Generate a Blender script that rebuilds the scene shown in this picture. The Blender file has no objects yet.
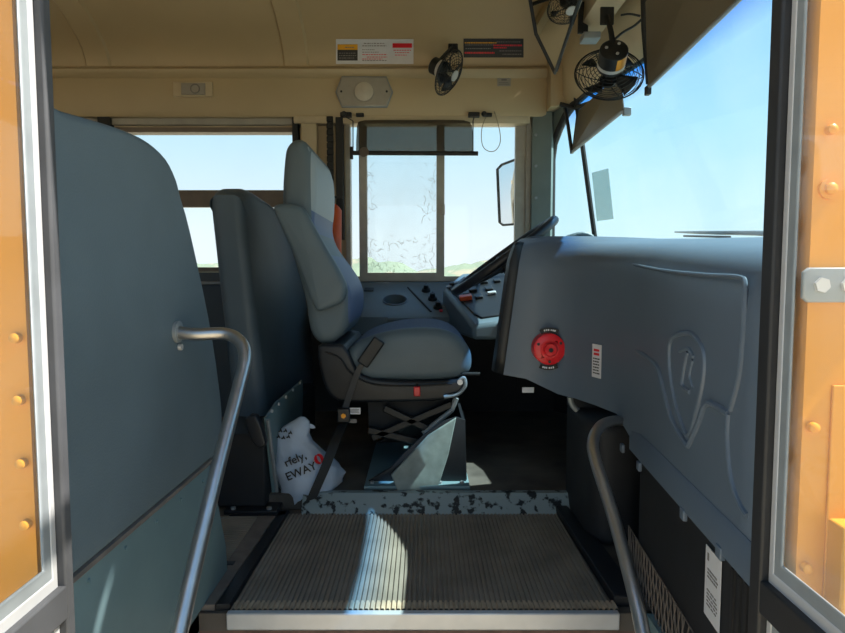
import bpy, bmesh, math, random
from mathutils import Vector, Matrix, noise
random.seed(7)
scene = bpy.context.scene
COL = scene.collection

# ---------------------------------------------------------------- camera
F, CX, CY, PITCH, EYE = 610.0, 422.5, 316.5, math.radians(4.0), 0.70
cam_d = bpy.data.cameras.new('camera'); cam = bpy.data.objects.new('camera', cam_d); COL.objects.link(cam)
cam_d.sensor_width = 36.0; cam_d.lens = 36.0*F/845.0; cam_d.clip_start = 0.02; cam_d.clip_end = 3000
cam.location = (0, 0, EYE); cam.rotation_euler = (math.radians(90)-PITCH, 0, 0)
scene.camera = cam

# ---------------------------------------------------------------- view, sky, sun
vs = scene.view_settings
scene.display_settings.display_device = 'sRGB'
vs.view_transform = 'Standard'; vs.look = 'None'; vs.gamma = 1.0; vs.use_curve_mapping = False
vs.exposure = 0.0
world = bpy.data.worlds.new('sky'); scene.world = world; world.use_nodes = True
nt = world.node_tree; nt.nodes.clear()
wo = nt.nodes.new('ShaderNodeOutputWorld'); bg = nt.nodes.new('ShaderNodeBackground')
tc = nt.nodes.new('ShaderNodeTexCoord'); sx = nt.nodes.new('ShaderNodeSeparateXYZ'); rp = nt.nodes.new('ShaderNodeValToRGB')
nt.links.new(tc.outputs['Generated'], sx.inputs[0]); nt.links.new(sx.outputs['Z'], rp.inputs[0])
e = rp.color_ramp.elements
e[0].position = 0.0; e[0].color = (0.93, 0.97, 0.99, 1)
e[1].position = 1.0; e[1].color = (0.22, 0.45, 0.85, 1)
for p, c in ((0.06, (0.90, 0.965, 1.0, 1)), (0.22, (0.60, 0.85, 1.0, 1)), (0.45, (0.36, 0.66, 1.0, 1))):
    k = e.new(p); k.color = c
nt.links.new(rp.outputs[0], bg.inputs[0]); bg.inputs[1].default_value = 1.15
nt.links.new(bg.outputs[0], wo.inputs[0])
SUN_DIR = Vector((1.0, -0.07, 1.41)).normalized()
sd = bpy.data.lights.new('sun', 'SUN'); sun = bpy.data.objects.new('sun', sd); COL.objects.link(sun)
sd.energy = 13.0; sd.angle = math.radians(0.53); sd.color = (1.0, 0.95, 0.86)
sun.location = SUN_DIR*6; sun.rotation_euler = SUN_DIR.to_track_quat('Z', 'Y').to_euler()

# ---------------------------------------------------------------- helpers
def at(px, py, Y):
    x = (px-CX)/F; v = (CY-py)/F
    t = Y/(math.cos(PITCH)+v*math.sin(PITCH))
    return Vector((x*t, Y, EYE+t*(v*math.cos(PITCH)-math.sin(PITCH))))
def ray(px, py): return (at(px, py, 1.0)-Vector((0, 0, EYE)))
def on_plane(px, py, p0, n):
    o = Vector((0, 0, EYE)); d = ray(px, py); s = (Vector(p0)-o).dot(n)/d.dot(n); return o+d*s
def atx(px, py, X): return on_plane(px, py, (X, 0, 0), Vector((1, 0, 0)))
def srgb(h):
    h = h.lstrip('#'); o = []
    for i in (0, 2, 4):
        c = int(h[i:i+2], 16)/255; o.append(c/12.92 if c <= .04045 else ((c+.055)/1.055)**2.4)
    return (*o, 1)
def mat(name, col, rough=.6, metal=0, var=.12, scale=30, bump=0.0, bscale=200, col2=None, thresh=None, spec=.5):
    m = bpy.data.materials.new(name); m.use_nodes = True; n = m.node_tree.nodes; l = m.node_tree.links
    b = n['Principled BSDF']; b.inputs['Roughness'].default_value = rough; b.inputs['Metallic'].default_value = metal
    b.inputs['Specular IOR Level'].default_value = spec
    if isinstance(col, str): col = srgb(col)
    t = n.new('ShaderNodeTexCoord'); ns = n.new('ShaderNodeTexNoise'); ns.inputs['Scale'].default_value = scale
    ns.inputs['Detail'].default_value = 6
    l.new(t.outputs['Object'], ns.inputs['Vector'])
    r = n.new('ShaderNodeValToRGB'); l.new(ns.outputs[0], r.inputs[0]); el = r.color_ramp.elements
    if col2 is None:
        el[0].position = .3; el[1].position = .7
        el[0].color = tuple(c*(1-var) for c in col[:3])+(1,); el[1].color = tuple(min(1, c*(1+var)) for c in col[:3])+(1,)
    else:
        if isinstance(col2, str): col2 = srgb(col2)
        th = thresh or .5; el[0].position = th-.03; el[1].position = th+.03; el[0].color = col; el[1].color = col2
    l.new(r.outputs[0], b.inputs['Base Color'])
    if bump:
        n2 = n.new('ShaderNodeTexNoise'); n2.inputs['Scale'].default_value = bscale; l.new(t.outputs['Object'], n2.inputs['Vector'])
        bp = n.new('ShaderNodeBump'); bp.inputs['Strength'].default_value = bump; bp.inputs['Distance'].default_value = .002
        l.new(n2.outputs[0], bp.inputs['Height']); l.new(bp.outputs[0], b.inputs['Normal'])
    return m
def glass_mat(name, tint, refl=.06, dust=0.0, dustcol=(.8, .85, .9, 1), band=None):
    m = bpy.data.materials.new(name); m.use_nodes = True; n = m.node_tree.nodes; l = m.node_tree.links; n.clear()
    o = n.new('ShaderNodeOutputMaterial'); tr = n.new('ShaderNodeBsdfTransparent'); tr.inputs[0].default_value = tint
    gl = n.new('ShaderNodeBsdfGlossy'); gl.inputs['Roughness'].default_value = .02
    lw = n.new('ShaderNodeLayerWeight'); lw.inputs[0].default_value = .5
    pw = n.new('ShaderNodeMath'); pw.operation = 'POWER'; pw.inputs[1].default_value = 4.5; l.new(lw.outputs['Facing'], pw.inputs[0])
    fr = n.new('ShaderNodeMath'); fr.operation = 'MULTIPLY_ADD'; fr.inputs[1].default_value = .6; fr.inputs[2].default_value = refl*.4; l.new(pw.outputs[0], fr.inputs[0])
    mx = n.new('ShaderNodeMixShader'); l.new(fr.outputs[0], mx.inputs[0]); l.new(tr.outputs[0], mx.inputs[1]); l.new(gl.outputs[0], mx.inputs[2])
    t = n.new('ShaderNodeTexCoord')
    if band:
        z0, z1, bc = band
        s = n.new('ShaderNodeSeparateXYZ'); l.new(t.outputs['Object'], s.inputs[0])
        mr = n.new('ShaderNodeMapRange'); mr.inputs[1].default_value = z0; mr.inputs[2].default_value = z1; l.new(s.outputs['Z'], mr.inputs[0])
        mc = n.new('ShaderNodeMix'); mc.data_type = 'RGBA'; mc.inputs[6].default_value = tint; mc.inputs[7].default_value = bc
        l.new(mr.outputs[0], mc.inputs[0]); l.new(mc.outputs[2], tr.inputs[0])
    last = mx
    if dust:
        df = n.new('ShaderNodeBsdfTranslucent'); df.inputs[0].default_value = dustcol
        d2 = n.new('ShaderNodeBsdfDiffuse'); d2.inputs[0].default_value = dustcol
        dm = n.new('ShaderNodeMixShader'); l.new(df.outputs[0], dm.inputs[1]); l.new(d2.outputs[0], dm.inputs[2])
        ns = n.new('ShaderNodeTexNoise'); ns.inputs['Scale'].default_value = 4; ns.inputs['Detail'].default_value = 5; l.new(t.outputs['Object'], ns.inputs['Vector'])
        mr2 = n.new('ShaderNodeMapRange'); mr2.inputs[1].default_value = .35; mr2.inputs[2].default_value = .7
        mr2.inputs[3].default_value = dust*.4; mr2.inputs[4].default_value = dust*1.4; l.new(ns.outputs[0], mr2.inputs[0])
        m3 = n.new('ShaderNodeMixShader'); l.new(mr2.outputs[0], m3.inputs[0]); l.new(mx.outputs[0], m3.inputs[1]); l.new(dm.outputs[0], m3.inputs[2]); last = m3
    l.new(last.outputs[0], o.inputs[0]); return m

M = {}
M['cream'] = mat('cream_paint', '#b5a07c', .45, var=.05, scale=3, bump=.05, bscale=60)
M['cream_trim'] = mat('cream_trim', '#bfae90', .5, var=.08, scale=8)
M['tan_frame'] = mat('tan_frame', '#a5a096', .45, var=.1, scale=20)
M['greygreen'] = mat('grey_green_paint', '#6f7c7a', .55, var=.08, scale=10)
M['wallgrey'] = mat('blue_grey_wall', '#4c5864', .6, var=.1, scale=8)
M['vinyl'] = mat('blue_grey_vinyl', '#5b6a73', .55, var=.10, scale=5, bump=.25, bscale=350, spec=.35)
M['vinyl_dark'] = mat('dark_blue_vinyl', '#4d5c68', .5, var=.08, scale=6, bump=.2, bscale=350)
M['seat_vinyl'] = mat('seat_grey_vinyl', '#5a6972', .5, var=.06, scale=9, bump=.2, bscale=300)
M['seat_light'] = mat('seat_light_vinyl', '#8d98a0', .5, var=.06, scale=9, bump=.2, bscale=300)
M['seat_fabric'] = mat('seat_blue_fabric', '#5c6c88', .9, var=.2, scale=160, bump=.5, bscale=500)
M['black'] = mat('black_plastic', '#16181b', .5, var=.15, scale=20)
M['black_metal'] = mat('black_metal', '#1b1e24', .45, metal=.1, var=.2, scale=25)
M['dark'] = mat('dark_panel', '#1a1c21', .7, var=.2, scale=12)
M['rubber'] = mat('black_rubber', '#202022', .6, var=.2, scale=18)
M['dusty_rubber'] = mat('dusty_rubber', '#6a625c', .8, var=.2, scale=30)
M['old_rubber'] = mat('old_grey_rubber', '#424347', .7, var=.2, scale=14)
M['steel'] = mat('brushed_steel', '#b9b6b4', .32, metal=.95, var=.06, scale=40)
M['alu'] = mat('aluminium', '#c6c6c8', .4, metal=.35, var=.05, scale=25)
M['alu_grey'] = mat('grey_aluminium', '#8e9498', .5, metal=.3, var=.1, scale=25)
M['greymetal'] = mat('grey_green_metal', '#6c858c', .45, metal=.15, var=.10, scale=6, bump=.05, bscale=40)
M['dash'] = mat('blue_grey_plastic', '#5b6877', .45, var=.05, scale=4, bump=.12, bscale=500)
M['dash_dark'] = mat('dark_grey_plastic', '#63727c', .5, var=.06, scale=5, bump=.1, bscale=500)
M['mat_rib'] = mat('ribbed_rubber', '#857a6e', .75, var=.22, scale=9, bump=.3, bscale=90)
M['mat_tan'] = mat('tan_nosing', '#b09b84', .7, var=.2, scale=30)
M['floor_dark'] = mat('worn_black_floor', '#554e48', .6, var=.5, scale=7, bump=.2, bscale=40)
M['peel'] = mat('peeling_metal_strip', '#8a9596', .5, col2='#14181c', thresh=.575, scale=36)
M['riser'] = mat('rusty_riser', '#6a5148', .7, var=.3, scale=20)
M['yellow'] = mat('yellow_paint', '#d88f18', .4, var=.05, scale=3)
M['yellow_dark'] = mat('dark_yellow_paint', '#c98c22', .4, var=.05, scale=3)
M['red'] = mat('red_plastic', '#d8202a', .35, var=.05)
M['orange_red'] = mat('orange_red_paint', '#c8521e', .4, var=.08)
M['orange'] = mat('orange_plastic', '#c8502a', .4, var=.08)
M['gold'] = mat('gold_foil', '#c98a2c', .35, metal=.5, var=.1)
M['white'] = mat('white_label', '#d2d2d6', .5, var=.03)
M['amber'] = mat('amber_label', '#e0a020', .5, var=.03)
M['ink'] = mat('dark_ink', '#33302e', .6, var=.03)
M['ink_grey'] = mat('grey_ink', '#7d7774', .6, var=.03)
M['lamp_lens'] = mat('frosted_lens', '#bdb4a4', .3, var=.05)
M['lamp_plate'] = mat('lamp_plate', '#a09a90', .4, metal=.2, var=.05)
M['bag'] = mat('white_plastic_film', '#b9c3d2', .4, var=.08, scale=15, bump=.4, bscale=40)
M['mirror'] = mat('mirror_glass', '#e8e8e8', .03, metal=1, var=0)
M['mirror_shell'] = mat('pale_mirror_face', '#e9eef2', .5, var=.02)
M['sand'] = mat('dry_ground', '#b3a68a', .9, var=.25, scale=.08)
M['hill'] = mat('scrub_hill', '#7c8770', .95, col2='#98907a', thresh=.55, scale=.12)
M['glass'] = glass_mat('window_glass', (.93, .97, .98, 1), dust=.02)
M['dusty_glass'] = glass_mat('dusty_window_glass', (.96, .98, .98, 1), dust=.05)
M['door_glass'] = glass_mat('door_glass', (.97, .97, .95, 1), dust=.03)
M['windshield'] = glass_mat('windshield_glass', (.62, .86, .93, 1), dust=.06, band=(1.35, 1.45, (.05, .34, .85, 1)))
def film(name, tcol, frac, dcol):
    m = bpy.data.materials.new(name); m.use_nodes = True; n = m.node_tree.nodes; l = m.node_tree.links; n.clear()
    o = n.new('ShaderNodeOutputMaterial'); tr = n.new('ShaderNodeBsdfTransparent'); tr.inputs[0].default_value = tcol
    p = n.new('ShaderNodeBsdfPrincipled'); p.inputs['Base Color'].default_value = dcol; p.inputs['Roughness'].default_value = .3
    mx = n.new('ShaderNodeMixShader'); mx.inputs[0].default_value = frac
    l.new(tr.outputs[0], mx.inputs[1]); l.new(p.outputs[0], mx.inputs[2]); l.new(mx.outputs[0], o.inputs[0]); return m
M['tinted'] = film('tinted_visor_plastic', (.50, .50, .47, 1), .38, srgb('#5c5348'))
M['visor'] = film('brown_visor_plastic', (.30, .25, .16, 1), .75, srgb('#857a66'))
M['film'] = film('film_sticker', (.85, .93, .92, 1), .35, srgb('#a9bcb8'))

def link(name, bm, material, parent=None, smooth=True, angle=40, bevel=0, label=None):
    me = bpy.data.meshes.new(name); bmesh.ops.recalc_face_normals(bm, faces=bm.faces[:])
    if parent is not None and parent.type == 'EMPTY' or parent is not None:
        inv = world_mat(parent).inverted(); bmesh.ops.transform(bm, matrix=inv, verts=bm.verts[:])
    bm.to_mesh(me); bm.free(); o = bpy.data.objects.new(name, me); COL.objects.link(o)
    for mm in (material if isinstance(material, (list, tuple)) else [material]): me.materials.append(mm)
    if smooth:
        me.shade_smooth(); me.set_sharp_from_angle(angle=math.radians(angle))
    if parent is not None: o.parent = parent
    if bevel:
        b = o.modifiers.new('bevel', 'BEVEL'); b.width = bevel; b.segments = 2; b.limit_method = 'ANGLE'; b.angle_limit = math.radians(40)
    if label: o['label'] = label
    return o
def world_mat(o):
    m = o.matrix_basis.copy()
    while o.parent: o = o.parent; m = o.matrix_basis @ m
    return m
def thing(name, label, cat, loc, group=None):
    o = bpy.data.objects.new(name, None); COL.objects.link(o); o.location = loc; o.empty_display_size = .05
    o['label'] = label; o['category'] = cat
    if group: o['group'] = group
    return o
def tag(o, label, cat, group=None, kind=None):
    o['label'] = label; o['category'] = cat
    if group: o['group'] = group
    if kind: o['kind'] = kind
    return o
def struct(name, bm, m, parent=None, **k):
    o = link(name, bm, m, parent, **k)
    if parent is None: o['kind'] = 'structure'
    return o
def box(bm, x0, x1, y0, y1, z0, z1):
    v = [bm.verts.new((x, y, z)) for x in (x0, x1) for y in (y0, y1) for z in (z0, z1)]
    for f in ((0, 1, 3, 2), (4, 6, 7, 5), (0, 4, 5, 1), (2, 3, 7, 6), (0, 2, 6, 4), (1, 5, 7, 3)): bm.faces.new([v[i] for i in f])
    return bm
def obox(bm, c, ax, ay, az):     # oriented box, half-axis vectors
    c = Vector(c); v = []
    for i in (-1, 1):
        for j in (-1, 1):
            for k in (-1, 1): v.append(bm.verts.new(c+ax*i+ay*j+az*k))
    for f in ((0, 1, 3, 2), (4, 6, 7, 5), (0, 4, 5, 1), (2, 3, 7, 6), (0, 2, 6, 4), (1, 5, 7, 3)): bm.faces.new([v[i] for i in f])
    return bm
def B(): return bmesh.new()
def spline(pts, n=6, closed=False):
    pts = [Vector(p) for p in pts]; out = []; N = len(pts)
    rng = range(N) if closed else range(N-1)
    for i in rng:
        p0 = pts[(i-1) % N] if (closed or i > 0) else pts[0]; p1 = pts[i]; p2 = pts[(i+1) % N]
        p3 = pts[(i+2) % N] if (closed or i+2 < N) else pts[-1]
        for k in range(n):
            t = k/n; out.append(.5*((2*p1)+(p2-p0)*t+(2*p0-5*p1+4*p2-p3)*t*t+(3*p1-p0-3*p2+p3)*t**3))
    if not closed: out.append(pts[-1])
    return out
def tube(bm, pts, r, seg=10, closed=False, smooth=0, cap=True):
    n0 = len(pts)
    if smooth: pts = spline(pts, smooth, closed)
    pts = [Vector(p) for p in pts]; N = len(pts); rings = []; up = None
    if isinstance(r, list) and len(r) != N:
        r = [r[min(int(i/smooth), n0-1)]*(1-(i/smooth)%1)+r[min(int(i/smooth)+1, n0-1)]*((i/smooth)%1) for i in range(N)]
    for i, p in enumerate(pts):
        a = pts[(i-1) % N] if (closed or i > 0) else p; b = pts[(i+1) % N] if (closed or i < N-1) else p
        d = (b-a)
        if d.length < 1e-9: d = Vector((0, 0, 1))
        d.normalize()
        if up is None: up = d.orthogonal().normalized()
        up = (up-d*up.dot(d))
        if up.length < 1e-6: up = d.orthogonal()
        up.normalize(); s = d.cross(up); rr = r[i] if isinstance(r, list) else r
        rings.append([bm.verts.new(p+(up*math.cos(2*math.pi*k/seg)+s*math.sin(2*math.pi*k/seg))*rr) for k in range(seg)])
    for i in range(N if closed else N-1):
        A = rings[i]; C = rings[(i+1) % N]
        off = 0
        if closed and i == N-1:
            off = min(range(seg), key=lambda o: sum((A[k].co-C[(k+o) % seg].co).length for k in range(seg)))
        for k in range(seg): bm.faces.new((A[k], A[(k+1) % seg], C[(k+1+off) % seg], C[(k+off) % seg]))
    if cap and not closed: bm.faces.new(rings[0][::-1]); bm.faces.new(rings[-1])
    return bm
def cyl(bm, c, axis, r, h, seg=20, r2=None):
    c = Vector(c); a = Vector(axis).normalized(); r2 = r if r2 is None else r2
    return tube(bm, [c-a*h/2, c+a*h/2], [r, r2], seg)
def loft(bm, rows, closed=False, caps=False):
    R = [[bm.verts.new(p) for p in r] for r in rows]
    for i in range(len(R)-1):
        n = len(R[i])
        for k in range(n if closed else n-1): bm.faces.new((R[i][k], R[i][(k+1) % n], R[i+1][(k+1) % n], R[i+1][k]))
    if caps: bm.faces.new(R[0][::-1]); bm.faces.new(R[-1])
    return R
def rprism(bm, pts, a0, a1, r=.01, axis='Y', sm=0, steps=5, crown=None):
    """rounded prism: 2-D outline pts extruded from a0 to a1 along axis with edge radius r"""
    P = [Vector((p[0], p[1], 0)) for p in pts]
    if sm: P = spline(P, sm, True)
    area = sum(P[i].x*P[(i+1) % len(P)].y-P[(i+1) % len(P)].x*P[i].y for i in range(len(P)))
    if area < 0: P.reverse()
    N = len(P); nrm = []
    for i in range(N):
        d1 = (P[i]-P[i-1]).normalized(); d2 = (P[(i+1) % N]-P[i]).normalized()
        n = Vector((d1.y+d2.y, -d1.x-d2.x, 0)); 
        k = max(.5, n.length/2); n.normalize(); nrm.append(n/k)
    lv = []
    for s in range(steps+1):
        th = math.pi/2*s/steps; lv.append((a0+r*(1-math.sin(th)) if False else a0+r*(1-math.cos(th)) , r*(1-math.sin(th))))
    lv += [(a0+a1-a, i) for a, i in reversed(lv)]
    def mp(p, a):
        return {'Y': (p.x, a, p.y), 'X': (a, p.x, p.y), 'Z': (p.x, p.y, a)}[axis]
    if crown is None:
        loft(bm, [[mp(P[i]-nrm[i]*ins, a) for i in range(N)] for a, ins in lv], closed=True, caps=True); return bm
    # padded faces: rings shrinking to the middle with a slight crown
    cen = sum(P, Vector())/N; Q = [P[i]-nrm[i]*r for i in range(N)]
    fr = (.85, .65, .45, .25, .08)
    rings = [[mp(cen+(q-cen)*f, a0-crown*(1-f*f)) for q in Q] for f in fr[::-1]]
    rings += [[mp(P[i]-nrm[i]*ins, a) for i in range(N)] for a, ins in lv]
    rings += [[mp(cen+(q-cen)*f, a1+crown*(1-f*f)) for q in Q] for f in fr]
    loft(bm, rings, closed=True, caps=True)
    return bm
def pxz(pts, Y): return [(lambda q: (q.x, q.z))(at(a, b, Y)) for a, b in pts]
def pyz(pts, X): return [(lambda q: (q.y, q.z))(atx(a, b, X)) for a, b in pts]
def ribbon(bm, pts, wdir, w, th, smooth=0):
    if smooth: pts = spline(pts, smooth)
    pts = [Vector(p) for p in pts]; wd = Vector(wdir).normalized(); rows = []
    for i, p in enumerate(pts):
        d = (pts[min(i+1, len(pts)-1)]-pts[max(i-1, 0)]).normalized(); n = d.cross(wd).normalized()*th/2; s = wd*w/2
        rows.append([p-s-n, p+s-n, p+s+n, p-s+n])
    loft(bm, rows, closed=True, caps=True); return bm
def boolean_cut(obj, cutters):
    dg = None
    for bm in cutters:
        me = bpy.data.meshes.new('c'); bmesh.ops.recalc_face_normals(bm, faces=bm.faces[:]); bm.to_mesh(me); bm.free()
        c = bpy.data.objects.new('c', me); COL.objects.link(c); c.matrix_basis = Matrix()
        md = obj.modifiers.new('b', 'BOOLEAN'); md.operation = 'DIFFERENCE'; md.object = c; md.solver = 'EXACT'
        bpy.context.view_layer.update(); dg = bpy.context.evaluated_depsgraph_get()
        nm = bpy.data.meshes.new_from_object(obj.evaluated_get(dg)); old = obj.data; obj.modifiers.clear(); obj.data = nm
        bpy.data.objects.remove(c)
def holed(bm, xs0, xs1, zs0, zs1, holes, y0, y1):
    xs = sorted({xs0, xs1, *[h[0] for h in holes], *[h[1] for h in holes]}); zs = sorted({zs0, zs1, *[h[2] for h in holes], *[h[3] for h in holes]})
    xs = [x for x in xs if xs0 <= x <= xs1]; zs = [z for z in zs if zs0 <= z <= zs1]
    inside = lambda cx, cz: any(h[0] < cx < h[1] and h[2] < cz < h[3] for h in holes)
    g = [[not inside((xs[i]+xs[i+1])/2, (zs[j]+zs[j+1])/2) for j in range(len(zs)-1)] for i in range(len(xs)-1)]
    V = {}
    def v(i, j, k):
        if (i, j, k) not in V: V[(i, j, k)] = bm.verts.new((xs[i], (y0, y1)[k], zs[j]))
        return V[(i, j, k)]
    nx, nz = len(xs)-1, len(zs)-1
    G = lambda i, j: 0 <= i < nx and 0 <= j < nz and g[i][j]
    for i in range(nx):
        for j in range(nz):
            if not g[i][j]: continue
            for k in (0, 1): bm.faces.new((v(i, j, k), v(i+1, j, k), v(i+1, j+1, k), v(i, j+1, k)))
            if not G(i-1, j): bm.faces.new((v(i, j, 0), v(i, j+1, 0), v(i, j+1, 1), v(i, j, 1)))
            if not G(i+1, j): bm.faces.new((v(i+1, j, 0), v(i+1, j+1, 0), v(i+1, j+1, 1), v(i+1, j, 1)))
            if not G(i, j-1): bm.faces.new((v(i, j, 0), v(i+1, j, 0), v(i+1, j, 1), v(i, j, 1)))
            if not G(i, j+1): bm.faces.new((v(i, j+1, 0), v(i+1, j+1, 0), v(i+1, j+1, 1), v(i, j+1, 1)))
    return bm
def frame_rect(bm, x0, x1, z0, z1, w, y0, y1):
    return holed(bm, x0, x1, z0, z1, [(x0+w, x1-w, z0+w, z1-w)], y0, y1)
def text_bm(s, size, origin, xdir, ydir, ext=.0004):
    cu = bpy.data.curves.new('t', 'FONT'); cu.body = s; cu.size = size; cu.extrude = ext; cu.offset = size*.012
    o = bpy.data.objects.new('t', cu); COL.objects.link(o); bpy.context.view_layer.update()
    me = bpy.data.meshes.new_from_object(o.evaluated_get(bpy.context.evaluated_depsgraph_get()))
    bm = B(); bm.from_mesh(me); bpy.data.objects.remove(o)
    x = Vector(xdir).normalized(); y = Vector(ydir).normalized(); z = x.cross(y)
    mt = Matrix((x, y, z)).transposed().to_4x4(); mt.translation = Vector(origin)
    bmesh.ops.transform(bm, matrix=mt, verts=bm.verts[:]); return bm
def strokes(bm, o, xd, yd, lines, th=.0006):
    """small printed marks; lines = (x0,x1,y,h) in the label's own frame"""
    n = Vector(xd).cross(Vector(yd)).normalized()
    for x0, x1, y, h in lines:
        c = Vector(o)+Vector(xd)*(x0+x1)/2+Vector(yd)*y; obox(bm, c, Vector(xd)*(x1-x0)/2, Vector(yd)*h/2, n*th)
    return bm
def words(x0, x1, y, h, rnd, step=.012):
    out = []; x = x0
    while x < x1-.003:
        w = rnd.uniform(.4, 1)*step; out.append((x, min(x+w, x1), y, h)); x += w+step*.22
    return out
Xv, Yv, Zv = Vector((1, 0, 0)), Vector((0, 1, 0)), Vector((0, 0, 1))

# ================================================================ SETTING
XR, XF = -4.2, 0.60            # rear end and front end of the ceiling
YN, YF = 0.70, 2.95            # near (door) wall, far (driver) wall
GZ = -0.92
# ground and hills outside
bm = B(); box(bm, -600, 600, -400, 900, GZ-.3, GZ); g = struct('ground', bm, M['sand'])
def hill(x0, x1, y, h, seed, d=40):
    bm = B(); rows = []; n = 40
    for j in range(7):
        v = j/6; row = []
        for i in range(n+1):
            u = i/n; env = math.sin(math.pi*u)**.7*math.sin(math.pi*v)
            z = GZ-.05+env*h*(1+.45*noise.noise(Vector((u*7+seed, v*2, seed)))+.2*noise.noise(Vector((u*22+seed, v*6, 0))))
            row.append((x0+(x1-x0)*u, y+d*(v-.5), z))
        rows.append(row)
    loft(bm, rows); return struct('hill', bm, M['hill'])
hill(-32, 2, 150, 5.6, 1); hill(-6, 60, 175, 5.6, 5); hill(-140, -20, 230, 6, 9); hill(30, 160, 260, 7, 11)
# floors
bm = B(); box(bm, XR, -.47, YN+.02, YF, -.05, 0.0); box(bm, -.47, 1.02, 1.235, YF, -.05, -.012)
struct('floor', bm, M['floor_dark'])
STEP_Y = 1.235
bm = B(); box(bm, -.47, .47, STEP_Y-.0, STEP_Y+.012, -.27, -.05); box(bm, -.47, .47, .93, STEP_Y, -.30, -.27)
box(bm, -.47, .47, .93, .942, -.54, -.30); box(bm, -.47, .47, .66, .93, -.57, -.54)
struct('trim_steps', bm, M['riser'])
bm = B(); box(bm, -.485, -.47, YN+.01, STEP_Y+.01, -.57, -.012); box(bm, .47, .485, YN+.01, STEP_Y+.01, -.57, -.012)
struct('trim_stepwell', bm, M['greymetal'])
# driver's platform with its peeling front strip
PZ = .035
bm = B(); box(bm, -.70, .98, 1.80, YF-.02, -.012, PZ); struct('floor_platform', bm, M['floor_dark'], bevel=.003)
bm = B(); rprism(bm, [(1.752, -.010), (1.800, -.010), (1.826, PZ+.004), (1.798, PZ+.006), (1.765, .004)], -.36, .50, .002, 'X'); struct('trim_platform_edge', bm, M['peel'])
# ribbed mats
def ribs(bm, lo, hi, pitch, base, top):
    out = []; x = lo
    while x < hi-pitch*.5:
        out += [(x, base), (x+pitch*.28, base), (x+pitch*.40, top), (x+pitch*.88, top), (x+pitch, base)]; x += pitch
    return out
prof = ribs(None, -.405, .405, .0112, -.0085, -.0045)
bm = B(); loft(bm, [[(x*s+dx, y, z) for x, z in prof] for y, s, dx in ((1.262, 1.0, 0), (1.752, .985, 0.0))])
mat_o = link('floor_mat', bm, M['mat_rib'], smooth=False)
tag(mat_o, 'worn ribbed rubber mat at the top of the entry steps', 'floor mat')
prof = ribs(None, 1.44, 1.72, .0125, -.0015, .0028)
bm = B(); loft(bm, [[(x, y, z) for y, z in prof] for x in (-2.2, -.475)]); 
aisle = link('floor_mat', bm, M['mat_rib'], smooth=False); tag(aisle, 'ribbed rubber aisle mat running behind the lower barrier panel', 'floor mat')
# ribbed tan nosing with silver edge
prof = ribs(None, -.405, .408, .0112, -.006, -.0015)
nos = thing('step_nosing', 'silver edged step nosing with tan ribs along the top step', 'nosing', (0, STEP_Y, -.01))
bm = B(); loft(bm, [[(x, y, z) for x, z in prof] for y in (1.236, 1.268)]); link('ribbed_top', bm, M['mat_tan'], nos, smooth=False)
bm = B(); box(bm, -.408, .41, 1.219, 1.2345, -.040, -.003); link('silver_edge', bm, M['alu'], nos, bevel=.003)
# black mat borders left and right
bm = B(); rprism(bm, [(-.437, 1.245), (-.407, 1.245), (-.395, 1.76), (-.42, 1.76)], -.012, .004, .002, 'Z'); struct('trim_mat_left', bm, M['black_metal'])
bm = B(); rprism(bm, [(-.475, 1.245), (-.44, 1.245), (-.425, 1.72), (-.475, 1.72)], -.012, .002, .001, 'Z'); struct('trim_floor_edge', bm, M['dusty_rubber'])
bm = B(); box(bm, -.56, -.40, 1.722, 1.75, -.01, .004); box(bm, -.9, -.455, 1.42, 1.438, -.004, .004); struct('trim_mat_back', bm, M['black_metal'])
bm = B(); rprism(bm, [(.41, 1.26), (.465, 1.26), (.46, 1.5), (.43, 1.78), (.395, 1.78)], -.012, .012, .003, 'Z'); struct('trim_mat_right', bm, M['black_metal'])

# far wall with two real windows in view and more behind
W1 = (at(116, 160, YF).x, at(299, 160, YF).x, at(0, 272, YF).z, at(0, 128, YF).z)
W2 = (at(346, 200, YF).x, at(530, 200, YF).x, at(0, 281, YF).z, at(0, 120, YF).z)
holes = [W1, W2]; ww = W1[1]-W1[0]
x = W1[0]-.12
for i in range(2): holes.append((x-ww, x, W1[2], W1[3])); x -= ww+.12
bm = B(); holed(bm, XR, .60, .60, 1.72, holes, YF, YF+.06); struct('wall_far', bm, M['cream_trim'])
bm = B(); box(bm, XR, 1.0, YF+.001, YF+.06, -.4, .60); struct('wall_far_lower', bm, M['wallgrey'])
bm = B(); box(bm, XR, -.60, YF-.012, YF, .02, W1[2]-.002); struct('trim_side_panel', bm, M['wallgrey'])
bm = B(); box(bm, XR, -.63, YF-.03, YF-.012, W1[2]-.06, W1[2]-.045); struct('trim_sill', bm, M['alu_grey'], bevel=.003)
# near wall: inside skin, yellow outside flank with door opening
dh = (-.4365, .4235, -.60, 1.28)  # opening's unseen top set low to keep sun off the barrier
nh = [dh, (-2.0, -1.15, .72, 1.37), (-3.0, -2.15, .72, 1.37), (-4.0, -3.15, .72, 1.37)]
bm = B(); holed(bm, XR, .78, -.4, 1.72, nh, YN, YN+.03); struct('wall_near', bm, M['cream_trim'])
bm = B(); holed(bm, XR, .95, -.6, 2.0, nh, YN-.03, YN-.002); struct('wall_exterior', bm, M['yellow'])
bm = B(); box(bm, XR-.03, XR, YN, YF, -.1, 2.0); struct('wall_rear', bm, M['cream'])
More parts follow.
